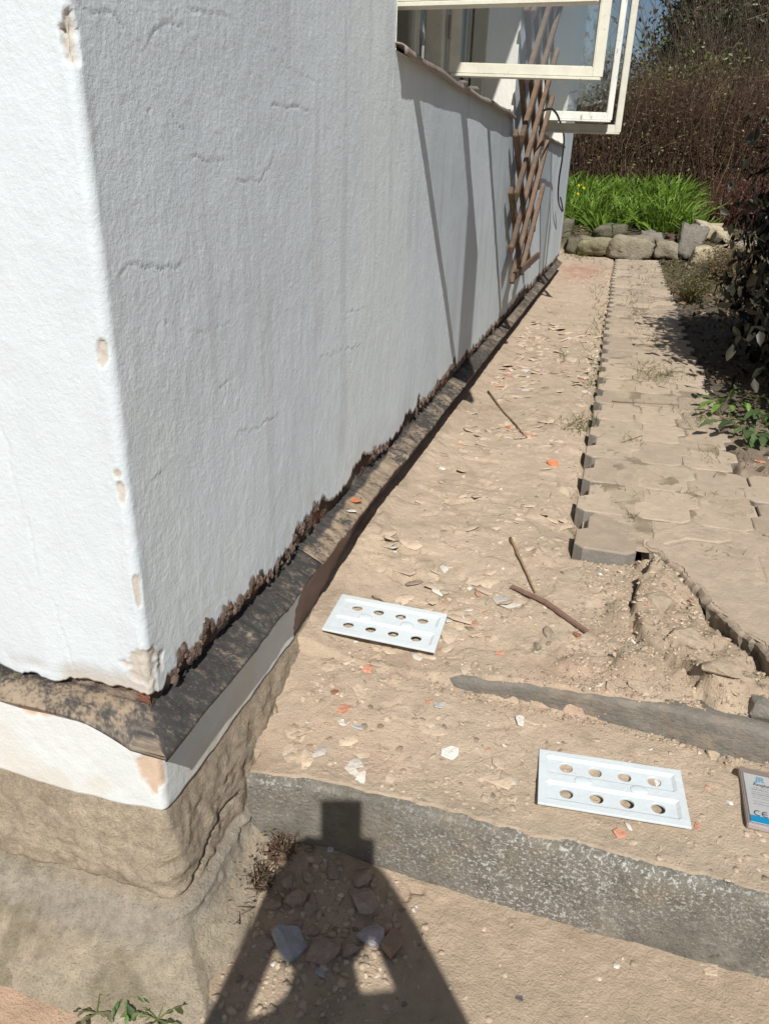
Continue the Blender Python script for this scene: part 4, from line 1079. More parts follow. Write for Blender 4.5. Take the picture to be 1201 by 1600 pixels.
# the mark: two open round letters
def arc_letter(cx, cy, r, bar):
    bm = bmesh.new(); n = 20; w_ = r*.30; a0, a1 = math.radians(62), math.radians(298); pr = None
    for i in range(n+1):
        a = a0+(a1-a0)*i/n; p = [bm.verts.new((cx+(r-w_)*math.cos(a), cy+(r-w_)*math.sin(a), .0007)), bm.verts.new((cx+r*math.cos(a), cy+r*math.sin(a), .0007))]
        if pr: bm.faces.new((pr[0], pr[1], p[1], p[0]))
        pr = p
    if bar: bm.faces.new([bm.verts.new(v) for v in ((cx-r*.85, cy-w_/2, .0009), (cx+r*.35, cy-w_/2, .0009), (cx+r*.35, cy+w_/2, .0009), (cx-r*.85, cy+w_/2, .0009))])
    bm_obj('print', bm, M_INK, paper)
arc_letter(.024, -.054, .0085, False); arc_letter(.040, -.054, .0085, True)
bm = bmesh.new()
for (yv, x0, x1, th) in ((.026, .024, .12, .0012), (.019, .018, .20, .0022), (.012, .018, .13, .0012), (.005, .018, .20, .0022), (-.001, .018, .11, .0012), (-.007, .018, .20, .0012), (-.018, .018, .20, .0012), (-.026, .018, .20, .0018)):
    x = x0
    while x < x1:
        l_ = random.uniform(.006, .016); bm.faces.new([bm.verts.new(v) for v in ((x, yv, .0006), (x+l_, yv, .0006), (x+l_, yv+th, .0006), (x, yv+th, .0006))]); x += l_+.0018
bm_obj('fine_print', bm, M_INK2, paper)

# ------------------------------------------------------------------ wooden trellis on the wall
tre = empty('trellis', (-.66, 5.8, .9)); tag(tre, 'weathered brown diamond trellis fixed on the wall between the two windows', 'trellis')
def slat(y0, z0, y1, z1, x, wd=.023, th=.028):
    a = Vector((0, y0-5.8, z0-.9)); b = Vector((0, y1-5.8, z1-.9)); d = (b-a); Ln = d.length; d.normalize()
    n_ = Vector((0, -d.z, d.y)); bm = bmesh.new()
    r_ = bmesh.ops.create_cube(bm, size=1)
    for v in bm.verts: v.co = (a+b)/2+Vector((x+.66+v.co.x*th, 0, 0))+d*(v.co.y*Ln)+n_*(v.co.z*wd*2)
    bmesh.ops.bevel(bm, geom=list(bm.edges), offset=.0035, segments=2, affect='EDGES'); bm_obj('slat', bm, M_WOOD, tre)
YL, YR = 4.98, 6.62
for k_ in range(7):       # rising slats (front layer)
    ze = 1.47+.31*k_; y0, z0 = YL, ze-(YR-YL)*.60
    if z0 < .90: y0 = YR-(ze-.90)/.60; z0 = .90
    slat(y0, z0, YR+random.uniform(-.03, .03), ze, -.628)
for k_ in range(7):       # falling slats (back layer)
    zs = 1.42+.31*k_; y1, z1 = YR-.1, zs-(YR-.1-YL)*.58
    if z1 < .88: y1 = YL+(zs-.88)/.58; z1 = .88
    slat(YL-.05, zs+.03, y1, z1, -.658)
slat(4.93, .945, 6.50, .955, -.600, .026, .022)
for yv, zv in ((5.3, 1.1), (6.2, 1.2), (5.4, 2.2), (6.3, 2.3)):
    bm = bmesh.new(); add_box(bm, (.66-.68, yv-5.8, zv-.9), (.03, .03, .03)); bm_obj('spacer', bm, M_WOOD, tre)

# cable hanging from the second sill
def wallp(px, py, x): r = ray(px, py); t_ = x/r[0]; return Vector((x, r[1]*t_, CAMZ+r[2]*t_))
cp = [wallp(*q, x) for *q, x in ((849, 172, -.58), (862, 171, -.55), (872, 185, -.56), (880, 215, -.58), (877, 250, -.62), (873, 275, -.64), (871, 300, -.65), (872, 318, -.65), (877, 330, -.64), (878, 326, -.64), (874, 306, -.65))]
cp2 = []
for i in range(len(cp)-1):
    p0 = cp[max(i-1, 0)]; p1 = cp[i]; p2 = cp[i+1]; p3 = cp[min(i+2, len(cp)-1)]
    for k_ in range(6):
        t_ = k_/6; cp2.append(.5*((2*p1)+(p2-p0)*t_+(2*p0-5*p1+4*p2-p3)*t_*t_+(3*p1-p0-3*p2+p3)*t_**3))
o = tube_obj('cable', [p-cp[0] for p in cp2], .008, M_BLACK, n=8); o.location = cp[0]; tag(o, 'black cable hanging in a loop from the far window sill', 'cable')
# lumps of mortar on the first sill
for px, py, lab in ((722, 122, 'dark lump of old mortar on the near window sill'), (738, 130, 'second dark mortar lump on the sill, nearer the trellis'), (792, 171, 'small grey mortar crumb at the far end of the near sill')):
    p = wallp(px, py, -.715); bm = pebble_mesh('m', .030 if px < 780 else .022, .5, px); o = bm_obj('mortar_lump', bm, M_CHIP)
    ca = o.data.color_attributes.new('Col', 'FLOAT_COLOR', 'POINT'); ca.data.foreach_set('color', np.tile([.16, .14, .12, 1], len(o.data.vertices)).astype(np.float32)); o.location = (-.715, p.y, ZS+.025); tag(o, lab, 'mortar lump', 'mortar lumps on the sill')

# ------------------------------------------------------------------ plants
def ribbons(bases, heads, widths, cols, segs=5, droop=.25, rs=RS, tipw=.15):
    """grass-like blades: bases (n,3), heads (n,3) offsets"""
    n = len(bases); V = np.zeros((n, (segs+1)*2, 3)); C = np.zeros((n, (segs+1)*2, 3))
    sd = np.cross(heads, rs.normal(size=(n, 3))); sd /= np.linalg.norm(sd, axis=1)[:, None]+1e-9
    hor = heads.copy(); hor[:, 2] = 0
    for k_ in range(segs+1):
        t_ = k_/segs; c = bases+heads*t_+hor*(t_**2)*droop*2; c[:, 2] -= (droop*t_**2.5)*np.linalg.norm(heads, axis=1)*rs.uniform(.3, 1, n)*.8
        w_ = widths*(1-(1-tipw)*t_**2)
        V[:, 2*k_] = c-sd*w_[:, None]/2; V[:, 2*k_+1] = c+sd*w_[:, None]/2; C[:, 2*k_] = C[:, 2*k_+1] = cols*(.85+.25*t_)
    b = np.arange(n)[:, None]*(segs+1)*2
    F = []
    for k_ in range(segs): F.append(np.stack([b[:, 0]+2*k_, b[:, 0]+2*k_+1, b[:, 0]+2*k_+3, b[:, 0]+2*k_+2], 1))
    return V.reshape(-1, 3), np.vstack(F), C.reshape(-1, 3)
def leaves(cen, nrm, size, cols, rs=RS, aspect=.5, droop=0):
    """each leaf: a folded diamond-ish blade of 4 triangles -> 2 quads"""
    n = len(cen); ax = rs.normal(size=(n, 3)); ax[:, 2] -= droop; ax -= (ax*nrm).sum(1)[:, None]*nrm; ax /= np.linalg.norm(ax, axis=1)[:, None]+1e-9
    sd = np.cross(nrm, ax); s_ = size[:, None]
    p0 = cen-ax*s_*.5; p3 = cen+ax*s_*.55
    a = cen-ax*s_*.12+sd*s_*aspect*.5+nrm*s_*.10; b = cen-ax*s_*.12-sd*s_*aspect*.5+nrm*s_*.10
    a2 = cen+ax*s_*.22+sd*s_*aspect*.36+nrm*s_*.06; b2 = cen+ax*s_*.22-sd*s_*aspect*.36+nrm*s_*.06
    m1 = cen-ax*s_*.12; m2 = cen+ax*s_*.22
    V = np.stack([p0, a, m1, b, a2, m2, b2, p3], 1).reshape(-1, 3); o = np.arange(n)[:, None]*8
    F = np.vstack([o+np.array(q) for q in ((0, 1, 2, 2), (0, 2, 3, 3), (1, 4, 5, 2), (2, 5, 6, 3), (4, 7, 5, 5), (5, 7, 6, 6))])
    F = np.vstack([np.vstack([o+np.array(q) for q in ((1, 4, 5, 2), (2, 5, 6, 3))])])
    T = np.vstack([o+np.array(q) for q in ((0, 1, 2), (0, 2, 3), (4, 7, 5), (5, 7, 6), (1, 4, 5), (1, 5, 2), (2, 5, 6), (2, 6, 3))])
    return V, T, np.repeat(cols, 8, 0)
def stems_mesh(paths, rads, cols):
    """thin 3-sided tapering tubes, paths (n,k,3)"""
    n, k, _ = paths.shape; V = np.zeros((n, k, 3, 3)); ang = [0, 2.094, 4.189]
    d = paths[:, -1]-paths[:, 0]; d /= np.linalg.norm(d, axis=1)[:, None]+1e-9
    u = np.cross(d, np.array([.31, .87, .12])); u /= np.linalg.norm(u, axis=1)[:, None]; v = np.cross(d, u)
    for i in range(k):
        r = rads*(1-.75*i/(k-1))
        for j, a in enumerate(ang): V[:, i, j] = paths[:, i]+(u*math.cos(a)+v*math.sin(a))*r[:, None]
    o = np.arange(n)*k*3; F = []
    for i in range(k-1):
        for j in range(3): F.append(np.stack([o+i*3+j, o+i*3+(j+1) % 3, o+(i+1)*3+(j+1) % 3, o+(i+1)*3+j], 1))
    return V.reshape(-1, 3), np.vstack(F), np.repeat(cols, k*3, 0)

# daffodil leaves in the bed
rs = np.random.RandomState(21); nc = 85; cxs = rs.uniform(-1.6, 1.30, nc); cys = 14.15+rs.rand(nc)*2.9; n = 3400; ci = rs.randint(0, nc, n)
bx = cxs[ci]+rs.normal(size=n)*.085; by = cys[ci]+rs.normal(size=n)*.085
bs = np.stack([bx, by, H(bx, by)-.01], 1); hd = rs.normal(size=(n, 3))*np.array([.06, .06, 0])+np.stack([(bx-cxs[ci])*1.6, (by-cys[ci])*1.6, rs.uniform(.28, .60, n)], 1)
cc = np.array([.165, .27, .034])*rs.uniform(.4, 1.35, (n, 1))*rs.uniform(.75, 1.15, (nc, 1))[ci]; cc[rs.rand(n) < .15] = [.21, .34, .06]
V, F, C = ribbons(bs, hd, rs.uniform(.020, .042, n), cc, rs=rs, droop=.35)
o = mesh_np('daffodil_leaves', V, F, M_LEAF, col=C); tag(o, 'mass of bright green daffodil leaves in the bed behind the stones', 'plants', kind='stuff')
def daffodil(px, py, yv, label):
    r = ray(px, py); t_ = yv/r[1]; x = r[0]*t_; z = CAMZ+r[2]*t_; zg = Hs(x, yv)
    t0 = empty('daffodil', (x, yv, zg)); tag(t0, label, 'flower', 'yellow daffodils')
    tube_obj('stem', [(0, 0, 0), (.01, 0, (z-zg)*.6), (0, -.01, z-zg)], .005, M_GRN, t0)
    bm = bmesh.new()
    for k_ in range(6):
        a = k_*math.pi/3; c, s_ = math.cos(a), math.sin(a)
        vs = [bm.verts.new(Vector((0, 0, 0))), bm.verts.new(Vector((.022*c-.012*s_, -.008, .022*s_+.012*c))), bm.verts.new(Vector((.045*c, -.004, .045*s_))), bm.verts.new(Vector((.022*c+.012*s_, -.008, .022*s_-.012*c)))]; bm.faces.new(vs)
    r_ = bmesh.ops.create_cone(bm, segments=10, radius1=.010, radius2=.016, depth=.03, cap_ends=False)
    for v in r_['verts']: v.co = Vector((v.co.x, -v.co.z-.015, v.co.y))
    o = bm_obj('blossom', bm, M_YEL, t0, True); o.scale = (.62, .62, .62); o.location = (0, -.01, z-zg)
M_GRN = material('green_stem', base=(.08, .2, .03), var=.1); M_YEL = material('yellow_petal', base=(.80, .62, .03), var=.05)
for px, py, lab in ((903, 290, 'yellow daffodil, leftmost bloom beside the house corner'), (911, 294, 'yellow daffodil, second bloom from the house corner'), (902, 303, 'lower yellow daffodil under the leftmost bloom')): daffodil(px, py, 14.6, lab)

# brushwood at the back: one bush after another
def brush(name, cx, cy, rx, ry, n, hgt, colr, seed, label, fan=.25, leafn=0, leafc=(.1, .1, .03), lsz=.06, rad=.008):
    rs = np.random.RandomState(seed); zg = Hs(cx, cy)
    root = empty(name, (cx, cy, zg)); tag(root, label, 'bush', 'bushes behind the garden bed')
    a = rs.uniform(0, 6.28, n); q = np.sqrt(rs.rand(n)); x = rx*q*np.cos(a); y = ry*q*np.sin(a)
    K = 6; P = np.zeros((n, K, 3)); dx = x*fan+rs.normal(size=n)*.36; dy = y*fan+rs.normal(size=n)*.30; hh = hgt*rs.uniform(.35, 1.05, n)
    wob = rs.normal(size=(n, K, 2))*.055
    for i in range(K):
        t_ = i/(K-1); P[:, i, 0] = x+dx*hh*.5*t_**1.4+wob[:, i, 0]*hh*.5; P[:, i, 1] = y+dy*hh*.5*t_**1.4+wob[:, i, 1]*hh*.5; P[:, i, 2] = hh*t_-.1*(1-t_)
    cc = np.array(colr)[None]*rs.uniform(.45, 1.6, (n, 1)); cc[rs.rand(n) < .07] = np.array([.26, .19, .12])
    # side twigs
    m = n*5; ids = rs.randint(0, n, m); seg = rs.randint(1, K-1, m); st = P[ids, seg]; Pt = np.zeros((m, 3, 3)); dr = rs.normal(size=(m, 3))*np.array([.32, .32, .22])+np.array([0, 0, .26])
    ln = rs.uniform(.3, 1.0, m)[:, None]*hgt*.28; Pt[:, 0] = st; Pt[:, 1] = st+dr*ln*.5+rs.normal(size=(m, 3))*.02; Pt[:, 2] = st+dr*ln*1.1
    V1, F1, C1 = stems_mesh(P, rad*rs.uniform(.5, 1.3, n), cc); V2, F2, C2 = stems_mesh(Pt, rad*.45*np.ones(m), cc[ids]*1.05)
    mesh_np('stems', np.vstack([V1, V2]), np.vstack([F1, F2+len(V1)]), M_STEM, root, np.vstack([C1, C2]))
    if leafn:
        ids = rs.randint(0, m, leafn); c = Pt[ids, 2]+rs.normal(size=(leafn, 3))*.06; nr = rs.normal(size=(leafn, 3)); nr /= np.linalg.norm(nr, axis=1)[:, None]
        cl = np.array(leafc)[None]*rs.uniform(.5, 1.6, (leafn, 1)); V, F, C = leaves(c, nr, lsz*rs.uniform(.6, 1.4, leafn), cl, rs); mesh_np('foliage', V, F, M_LEAFD, root, C)
RB = (.105, .062, .042)
brush('brush_bush', -.35, 17.6, 1.3, .7, 900, 2.3, RB, 31, 'reddish brown brushwood bush right beside the far house corner', rad=.010, leafn=4500, leafc=(.12, .11, .04), lsz=.05)
brush('brush_bush', 1.5, 17.6, 1.4, .7, 1000, 2.4, RB, 32, 'dense reddish brown brushwood directly behind the daffodil leaves', rad=.009, leafn=6000, leafc=(.12, .085, .04), lsz=.045)
brush('brush_bush', 3.6, 17.9, 1.4, .8, 1000, 2.6, (.12, .07, .05), 33, 'brown brushwood with bare upright canes to the right of the daffodils', rad=.009, leafn=4000, leafc=(.09, .065, .035), lsz=.05)
brush('brush_bush', .7, 19.4, 1.7, .9, 700, 3.0, (.10, .075, .05), 34, 'tall bush with small yellowish leaves rising behind the brushwood', leafn=24000, leafc=(.105, .11, .038), lsz=.075, rad=.011)
brush('brush_bush', 3.4, 21.0, 2.2, 1.2, 1300, 4.8, (.095, .07, .055), 35, 'tallest dark brown twiggy thicket filling the upper right corner', leafn=3000, leafc=(.10, .08, .04), rad=.013, fan=.3)
brush('brush_bush', 6.8, 20.5, 2.2, 1.4, 900, 4.4, (.095, .07, .055), 36, 'brown thicket mostly hidden behind the dark ivy shrub', rad=.013)
brush('brush_bush', 2.3, 15.3, .8, .6, 700, .75, (.11, .05, .038), 37, 'low dark red bush at the right end of the daffodil leaves', leafn=3500, leafc=(.10, .04, .03), lsz=.05, rad=.007)
brush('brush_bush', -2.6, 18.5, 1.5, 1.0, 500, 3.0, RB, 38, 'brown brushwood hidden beyond the end of the house', rad=.010)

def crown_cloud(cx, cy, cz, rx, ry, rz_, n, size, base, seed, clumps=60, mat=M_LEAFD, droop=0, aspect=.5, shell=.6, spf=.26):
    rs = np.random.RandomState(seed)
    cd = rs.normal(size=(clumps, 3)); cd /= np.linalg.norm(cd, axis=1)[:, None]; cr = rs.uniform(shell, 1.0, (clumps, 1)); cc = cd*cr*np.array([rx, ry, rz_])
    ids = rs.randint(0, clumps, n); sp = np.array([rx, ry, rz_]).mean()*spf
    p = cc[ids]+rs.normal(size=(n, 3))*sp*rs.uniform(.6, 1.2, (clumps, 1))[ids]
    nr = p/np.array([rx, ry, rz_])**2; nr += rs.normal(size=(n, 3))*np.linalg.norm(nr, axis=1)[:, None]*.8; nr /= np.linalg.norm(nr, axis=1)[:, None]+1e-9
    tone = rs.uniform(.6, 1.4, clumps)[ids][:, None]*rs.uniform(.6, 1.35, (n, 1)); col = np.array(base)[None]*tone
    return leaves(p+np.array([cx, cy, cz]), nr, size*rs.uniform(.6, 1.35, n), col, rs, aspect, droop)
# evergreen trees behind
def tree(cx, cy, hgt, rx, seed, label, base, n=15000, size=.17):
    zg = Hs(cx, cy); root = empty('tree', (cx, cy, zg)); tag(root, label, 'tree', 'trees behind the bushes')
    pts = [(0, 0, -.2), (.05, 0, hgt*.3), (-.05, .05, hgt*.6), (0, 0, hgt*.92)]; tube_obj('trunk', pts, [.16, .12, .08, .02], M_BARK, root, 9)
    rs = np.random.RandomState(seed+1)
    for i in range(7):
        a = rs.rand()*6.28; z0 = hgt*rs.uniform(.2, .7); l_ = rx*rs.uniform(.5, .8); tube_obj('limb', [(0, 0, z0), (math.cos(a)*l_*.5, math.sin(a)*l_*.5, z0+.25), (math.cos(a)*l_, math.sin(a)*l_, z0+.7)], [.05, .035, .012], M_BARK, root, 6)
    V, F, C = crown_cloud(0, 0, hgt*.56, rx, rx*.8, hgt*.46, n, size, base, seed, 90, shell=.35); mesh_np('crown', V, F, M_LEAFD, root, C)
M_BARK = material('bark', base=(.10, .075, .055), var=.35, vscale=12, bump=[('n', 30, .02)], stretch=(1, 1, .3))
tree(1.45, 23.5, 5.6, 1.0, 51, 'dark green conifer standing in front of the patch of blue sky', (.050, .065, .024), 20000, .13)
tree(3.9, 25.5, 8.5, 2.6, 52, 'tall dark tree behind the twiggy thicket at upper right', (.050, .042, .026), 22000, .2)
tree(8.0, 25.0, 8.0, 3.0, 53, 'dark broad tree mostly hidden by the ivy shrub', (.045, .042, .024), 16000, .22)
tree(-3.8, 26.0, 5.5, 2.2, 54, 'green tree hidden behind the house', (.04, .06, .022), 9000, .2)
# tall hedge closing the garden far behind
hd_ = empty('hedge', (2, 29, .7)); tag(hd_, 'dark hedge closing the garden behind all the bushes', 'hedge')
rs = np.random.RandomState(60); n = 26000; p = np.stack([rs.uniform(-14, 22, n), rs.normal(0, .5, n), rs.rand(n)**.8*3.0], 1); nr = rs.normal(size=(n, 3))+np.array([0, -1.2, .5]); nr /= np.linalg.norm(nr, axis=1)[:, None]
V, F, C = leaves(p, nr, .28*rs.uniform(.6, 1.3, n), np.array([.045, .05, .022])[None]*rs.uniform(.5, 1.5, (n, 1)), rs); mesh_np('foliage', V, F, M_LEAFD, hd_, C)
# pale birch trunk seen through the twigs, and a bit of old stone wall
bt = empty('birch_tree', (3.55, 19.2, 1.0)); tag(bt, 'pale whitish trunk seen through the brown twigs', 'tree')
M_BIRCH = material('birch_bark', base=(.42, .41, .40), var=.4, vscale=6, bump=[('n', 30, .01)], stretch=(.4, .4, 2), detail2=[(10, .55, .62, (.06, .05, .05), .9)])
tube_obj('trunk', [(0, 0, -.2), (.05, 0, .8), (-.02, .02, 1.9), (.1, .05, 3.6)], [.17, .15, .12, .06], M_BIRCH, bt, 12)
tube_obj('limb', [(0, 0, 1.3), (.35, .05, 2.2), (.8, .1, 3.4)], [.06, .045, .02], M_BIRCH, bt, 8)
bm = bmesh.new(); rs = np.random.RandomState(62)
for r_ in range(4):
    x = -.9+.12*(r_ % 2)
    while x < .9: l_ = rs.uniform(.25, .42); add_box(bm, (x+l_/2, 0, .11+.17*r_), (l_-.015, .3+rs.uniform(-.02, .02), .155), bev=.02); x += l_
o = bm_obj('stone_wall', bm, material('yellow_sandstone', base=(.34, .28, .17), var=.3, bump=[('n', 20, .02)])); o.location = (-.75, 19.0, Hs(-.75, 19.0)); tag(o, 'yellowish low masonry wall just beyond the far house corner', 'wall')

# dark ivy-like shrub at the right
iv = empty('ivy_shrub', (1.50, 5.0, .42)); tag(iv, 'big dark shrub with drooping leaves overhanging the right side of the path', 'shrub')
tube_obj('trunk', [(0, 0, -.1), (.04, .05, .5), (-.03, .1, 1.1), (.1, .1, 1.9)], [.05, .045, .035, .015], M_BARK, iv, 8)
rs = np.random.RandomState(63); n = 220; P = np.zeros((n, 5, 3)); a = rs.uniform(0, 6.28, n); rr = rs.uniform(.2, .62, n); hh = rs.uniform(.3, 1.5, n)
for i in range(5):
    t_ = i/4; P[:, i, 0] = rr*np.cos(a)*t_*1.0; P[:, i, 1] = rr*np.sin(a)*t_*1.7; P[:, i, 2] = hh*(.4+.6*np.sqrt(t_))-.25*t_**3
V, F, C = stems_mesh(P, .009*np.ones(n), np.array([.10, .07, .05])[None]*rs.uniform(.6, 1.5, (n, 1))); mesh_np('stems', V, F, M_STEM, iv, C)
V1, F1, C1 = crown_cloud(0, .1, .80, .66, 1.6, .95, 24000, .075, (.030, .029, .019), 64, 130, droop=2.2, aspect=.5, shell=.5, spf=.14)
V2, F2, C2 = crown_cloud(.22, -.05, 1.50, .72, 1.35, .62, 15000, .080, (.027, .031, .018), 65, 80, droop=1.5, aspect=.5, shell=.5, spf=.15)
keep = 1
mesh_np('foliage', np.vstack([V1, V2]), np.vstack([F1, F2+len(V1)]), M_LEAFD, iv, np.vstack([C1, C2]))
iv2 = empty('ivy_shrub', (2.9, 5.8, .42)); tag(iv2, 'second dark shrub further right, outside the picture edge', 'shrub')
V2, F2, C2 = crown_cloud(0, 0, .9, .9, 1.6, .95, 6000, .11, (.035, .045, .022), 66, 60, droop=1.5); mesh_np('foliage', V2, F2, M_LEAFD, iv2, C2)
tube_obj('trunk', [(0, 0, -.1), (.04, .05, .5), (-.03, .1, 1.3)], [.05, .045, .025], M_BARK, iv2, 8)

# low shrubs and weeds along the path
def low_shrub(cx, cy, r, h, seed, label, colr, leafc, n=160, ln_=900, ls=.022):
    rs = np.random.RandomState(seed); zg = Hs(cx, cy); root = empty('low_shrub', (cx, cy, zg)); tag(root, label, 'small shrub', 'low shrubs beside the path')
    P = np.zeros((n, 5, 3)); a = rs.uniform(0, 6.28, n); q = rs.uniform(.2, 1, n)*r; hh = h*rs.uniform(.4, 1.1, n)
    for i in range(5):
        t_ = i/4; P[:, i, 0] = q*np.cos(a)*t_+rs.normal(size=n)*.012; P[:, i, 1] = q*np.sin(a)*t_+rs.normal(size=n)*.012; P[:, i, 2] = hh*t_
    cc = np.array(colr)[None]*rs.uniform(.5, 1.5, (n, 1)); V, F, C = stems_mesh(P, .003*np.ones(n), cc); mesh_np('stems', V, F, M_STEM, root, C)
    ids = rs.randint(0, n, ln_); sg_ = rs.randint(1, 5, ln_); c = P[ids, sg_]+rs.normal(size=(ln_, 3))*.018; nr = rs.normal(size=(ln_, 3))+np.array([0, 0, .7]); nr /= np.linalg.norm(nr, axis=1)[:, None]
    V, F, C = leaves(c, nr, ls*rs.uniform(.6, 1.4, ln_), np.array(leafc)[None]*rs.uniform(.5, 1.5, (ln_, 1)), rs); mesh_np('foliage', V, F, M_LEAF, root, C)
def gp(px, py, z=.42): return ptz(px, py, z)
low_shrub(*gp(1075, 475), .32, .30, 71, 'sparse low shrub with tiny olive leaves, nearest to the path edge', (.16, .10, .06), (.14, .15, .05), 170, 900, .028)
low_shrub(*gp(1120, 440), .45, .32, 72, 'brownish low shrub behind the sparse olive one', (.16, .10, .06), (.16, .13, .06), 240, 1300, .03)
low_shrub(*gp(1150, 420), .55, .35, 73, 'low dry shrub between the rubble stones and the dark shrub', (.18, .12, .07), (.14, .11, .05), 240, 1100, .03)
def weed(px, py, n, ls, seed, label, colr=(.085, .17, .03), up=.5, zg=None, pt=None):
    rs = np.random.RandomState(seed); x, y = pt if pt else gp(px, py, .42 if zg is None else zg); zz = Hs(x, y)
    root = empty('weed', (x, y, zz)); tag(root, label, 'weed', 'leafy weeds')
    a = np.linspace(0, 6.28, n, endpoint=False)+rs.uniform(-.4, .4, n); P = np.zeros((n, 4, 3)); l_ = ls*rs.uniform(.5, 1.3, n)
    for i in range(4): t_ = i/3; P[:, i, 0] = np.cos(a)*l_*t_; P[:, i, 1] = np.sin(a)*l_*t_; P[:, i, 2] = .01+up*l_*math.sin(t_*1.9)
    V, F, C = stems_mesh(P, .0022*np.ones(n), np.tile([.14, .16, .06], (n, 1))); mesh_np('stems', V, F, M_STEM, root, C)
    m = n*3; ids = np.repeat(np.arange(n), 3); st = np.tile([1, 2, 3], n); c = P[ids, st]; ax = np.stack([np.cos(a[ids]+rs.uniform(-.9, .9, m)), np.sin(a[ids]+rs.uniform(-.9, .9, m)), rs.uniform(-.4, .2, m)], 1)
    s_ = ls*.55*rs.uniform(.6, 1.2, m); V = []; F = []; Cc = []
    for i in range(m):
        A = Vector(ax[i]).normalized(); Sd = A.cross(Vector((0, 0, 1))).normalized(); Nn = Sd.cross(A); b0 = len(V); K = 6; cc = np.array(colr)*rs.uniform(.6, 1.5)
        for k_ in range(K+1):
            t_ = k_/K; w_ = math.sin(math.pi*min(1, t_*.93+.05))**.8*s_[i]*.27*(1+.12*math.sin(k_*2.6)); p = Vector(c[i])+A*s_[i]*t_-Vector((0, 0, 1))*s_[i]*.35*t_*t_
            V += [p+Sd*w_+Nn*w_*.3, p, p-Sd*w_+Nn*w_*.3]; Cc += [cc, cc*1.25, cc]
        for k_ in range(K):
            q = b0+3*k_; F += [(q, q+1, q+4, q+3), (q+1, q+2, q+5, q+4)]
    mesh_np('leaves', np.array([tuple(v) for v in V]), np.array(F), M_LEAF, root, np.array(Cc))
weed(1100, 684, 3, .10, 81, 'weed with one broad glossy green leaf at the right path edge', (.10, .21, .03), .15)
weed(1125, 650, 6, .13, 82, 'light green sprouting weed under the dark shrub', (.11, .20, .04), .7)
weed(1172, 690, 11, .14, 83, 'dull green leafy weed right of the broad leaf, at the picture edge', (.085, .13, .05), .5)
weed(1190, 660, 7, .12, 84, 'small weed tucked in the shade behind the dull green one', (.06, .10, .035), .6)
weed(200, 1555, 7, .042, 85, 'wilted ivy-like weed at the bottom left, by the foundation foot', (.085, .15, .045), .45, 0.02)
weed(245, 1590, 7, .042, 86, 'green and dry weed cut by the bottom edge, right of the wilted one', (.13, .16, .06), .35, 0.02)
weed(150, 1580, 4, .035, 87, 'small dry sprout left of the wilted weed', (.16, .15, .08), .3, 0.02)
# thin dry weeds in the trench against the foundation
low_shrub(-.565, 1.185, .045, .05, 88, 'dry brown sprigs in the corner between foundation and lower step', (.16, .10, .07), (.17, .13, .07), 60, 120, .010)
low_shrub(-.585, 1.11, .045, .035, 89, 'withered tuft below the dry sprigs along the foundation', (.13, .09, .06), (.12, .09, .06), 60, 120, .009)
low_shrub(-.61, 1.03, .04, .03, 90, 'lowest withered tuft along the foundation foot', (.15, .10, .07), (.14, .11, .07), 40, 70, .008)

# moss and grass in the joints, along the path edges and on the bed edge
n = 2600; rs = np.random.RandomState(91); pts = []
for (px, py, sx, sy, m) in ((1030, 592, 26, 7, 260), (1010, 575, 14, 5, 80), (985, 695, 14, 5, 30), (1100, 655, 26, 10, 220), (905, 655, 14, 8, 160), (925, 570, 8, 30, 120), (935, 470, 6, 40, 160), (1000, 440, 12, 20, 120), (990, 490, 12, 14, 90),
                           (1050, 420, 12, 8, 160), (900, 397, 20, 5, 260), (1020, 530, 20, 10, 50), (880, 550, 3, 6, 25), (930, 760, 40, 6, 20), (985, 812, 4, 4, 25), (1130, 720, 30, 12, 60), (1060, 640, 40, 6, 40), (1080, 780, 60, 8, 50), (1120, 870, 20, 6, 20)):
    for _ in range(m):
        a, b = px+rs.normal()*sx, py+rs.normal()*sy
        if b < 395: continue
        x, y = ptz(a, b, .42); pts.append((x, y))
pts = np.array(pts); zz = np.maximum(H(pts[:, 0], pts[:, 1]), np.where((pts[:, 0] > 0) & (pts[:, 0] < .58) & (pts[:, 1] > 2.3) & (pts[:, 1] < 12.7), .420, 0)); n = len(pts)
bs = np.column_stack([pts, zz]); sc_ = (.012+.0035*pts[:, 1])[:, None]; hd = rs.normal(size=(n, 3))*sc_*.7; hd[:, 2] = np.abs(hd[:, 2])+sc_[:, 0]*.7
V, F, C = ribbons(bs, hd, sc_[:, 0]*.11, np.array([[.13, .14, .04]])*rs.uniform(.5, 1.5, (n, 1)), segs=3, rs=rs); o = mesh_np('grass', V, F, M_LEAF, col=C); tag(o, kind='stuff')
# leaf litter and low growth right of the path and around the bed
def zl(rs, n): return np.stack([.62+rs.rand(n)**.8*1.6, 3.2+rs.rand(n)*10], 1)
rs = np.random.RandomState(92); n = 5200; P2 = zl(rs, n); P3 = np.stack([rs.uniform(-2, 4.5, 2600), rs.uniform(13.3, 17.5, 2600)], 1); P2 = np.vstack([P2, P3]); n = len(P2); c = np.column_stack([P2, H(P2[:, 0], P2[:, 1])+.012]); nr = rs.normal(size=(n, 3))*.5+np.array([0, 0, 1]); nr /= np.linalg.norm(nr, axis=1)[:, None]
pal = np.array([[.16, .11, .06], [.08, .06, .035], [.09, .11, .03], [.24, .17, .10]]); cc = pal[rs.choice(4, n, p=[.35, .35, .2, .1])]*rs.uniform(.6, 1.3, (n, 1))
V, F, C = leaves(c, nr, (.022+.003*P2[:, 1])*rs.uniform(.6, 1.4, n), cc, rs); o = mesh_np('leaf_litter', V, F, M_LEAFD, col=C); tag(o, kind='stuff')

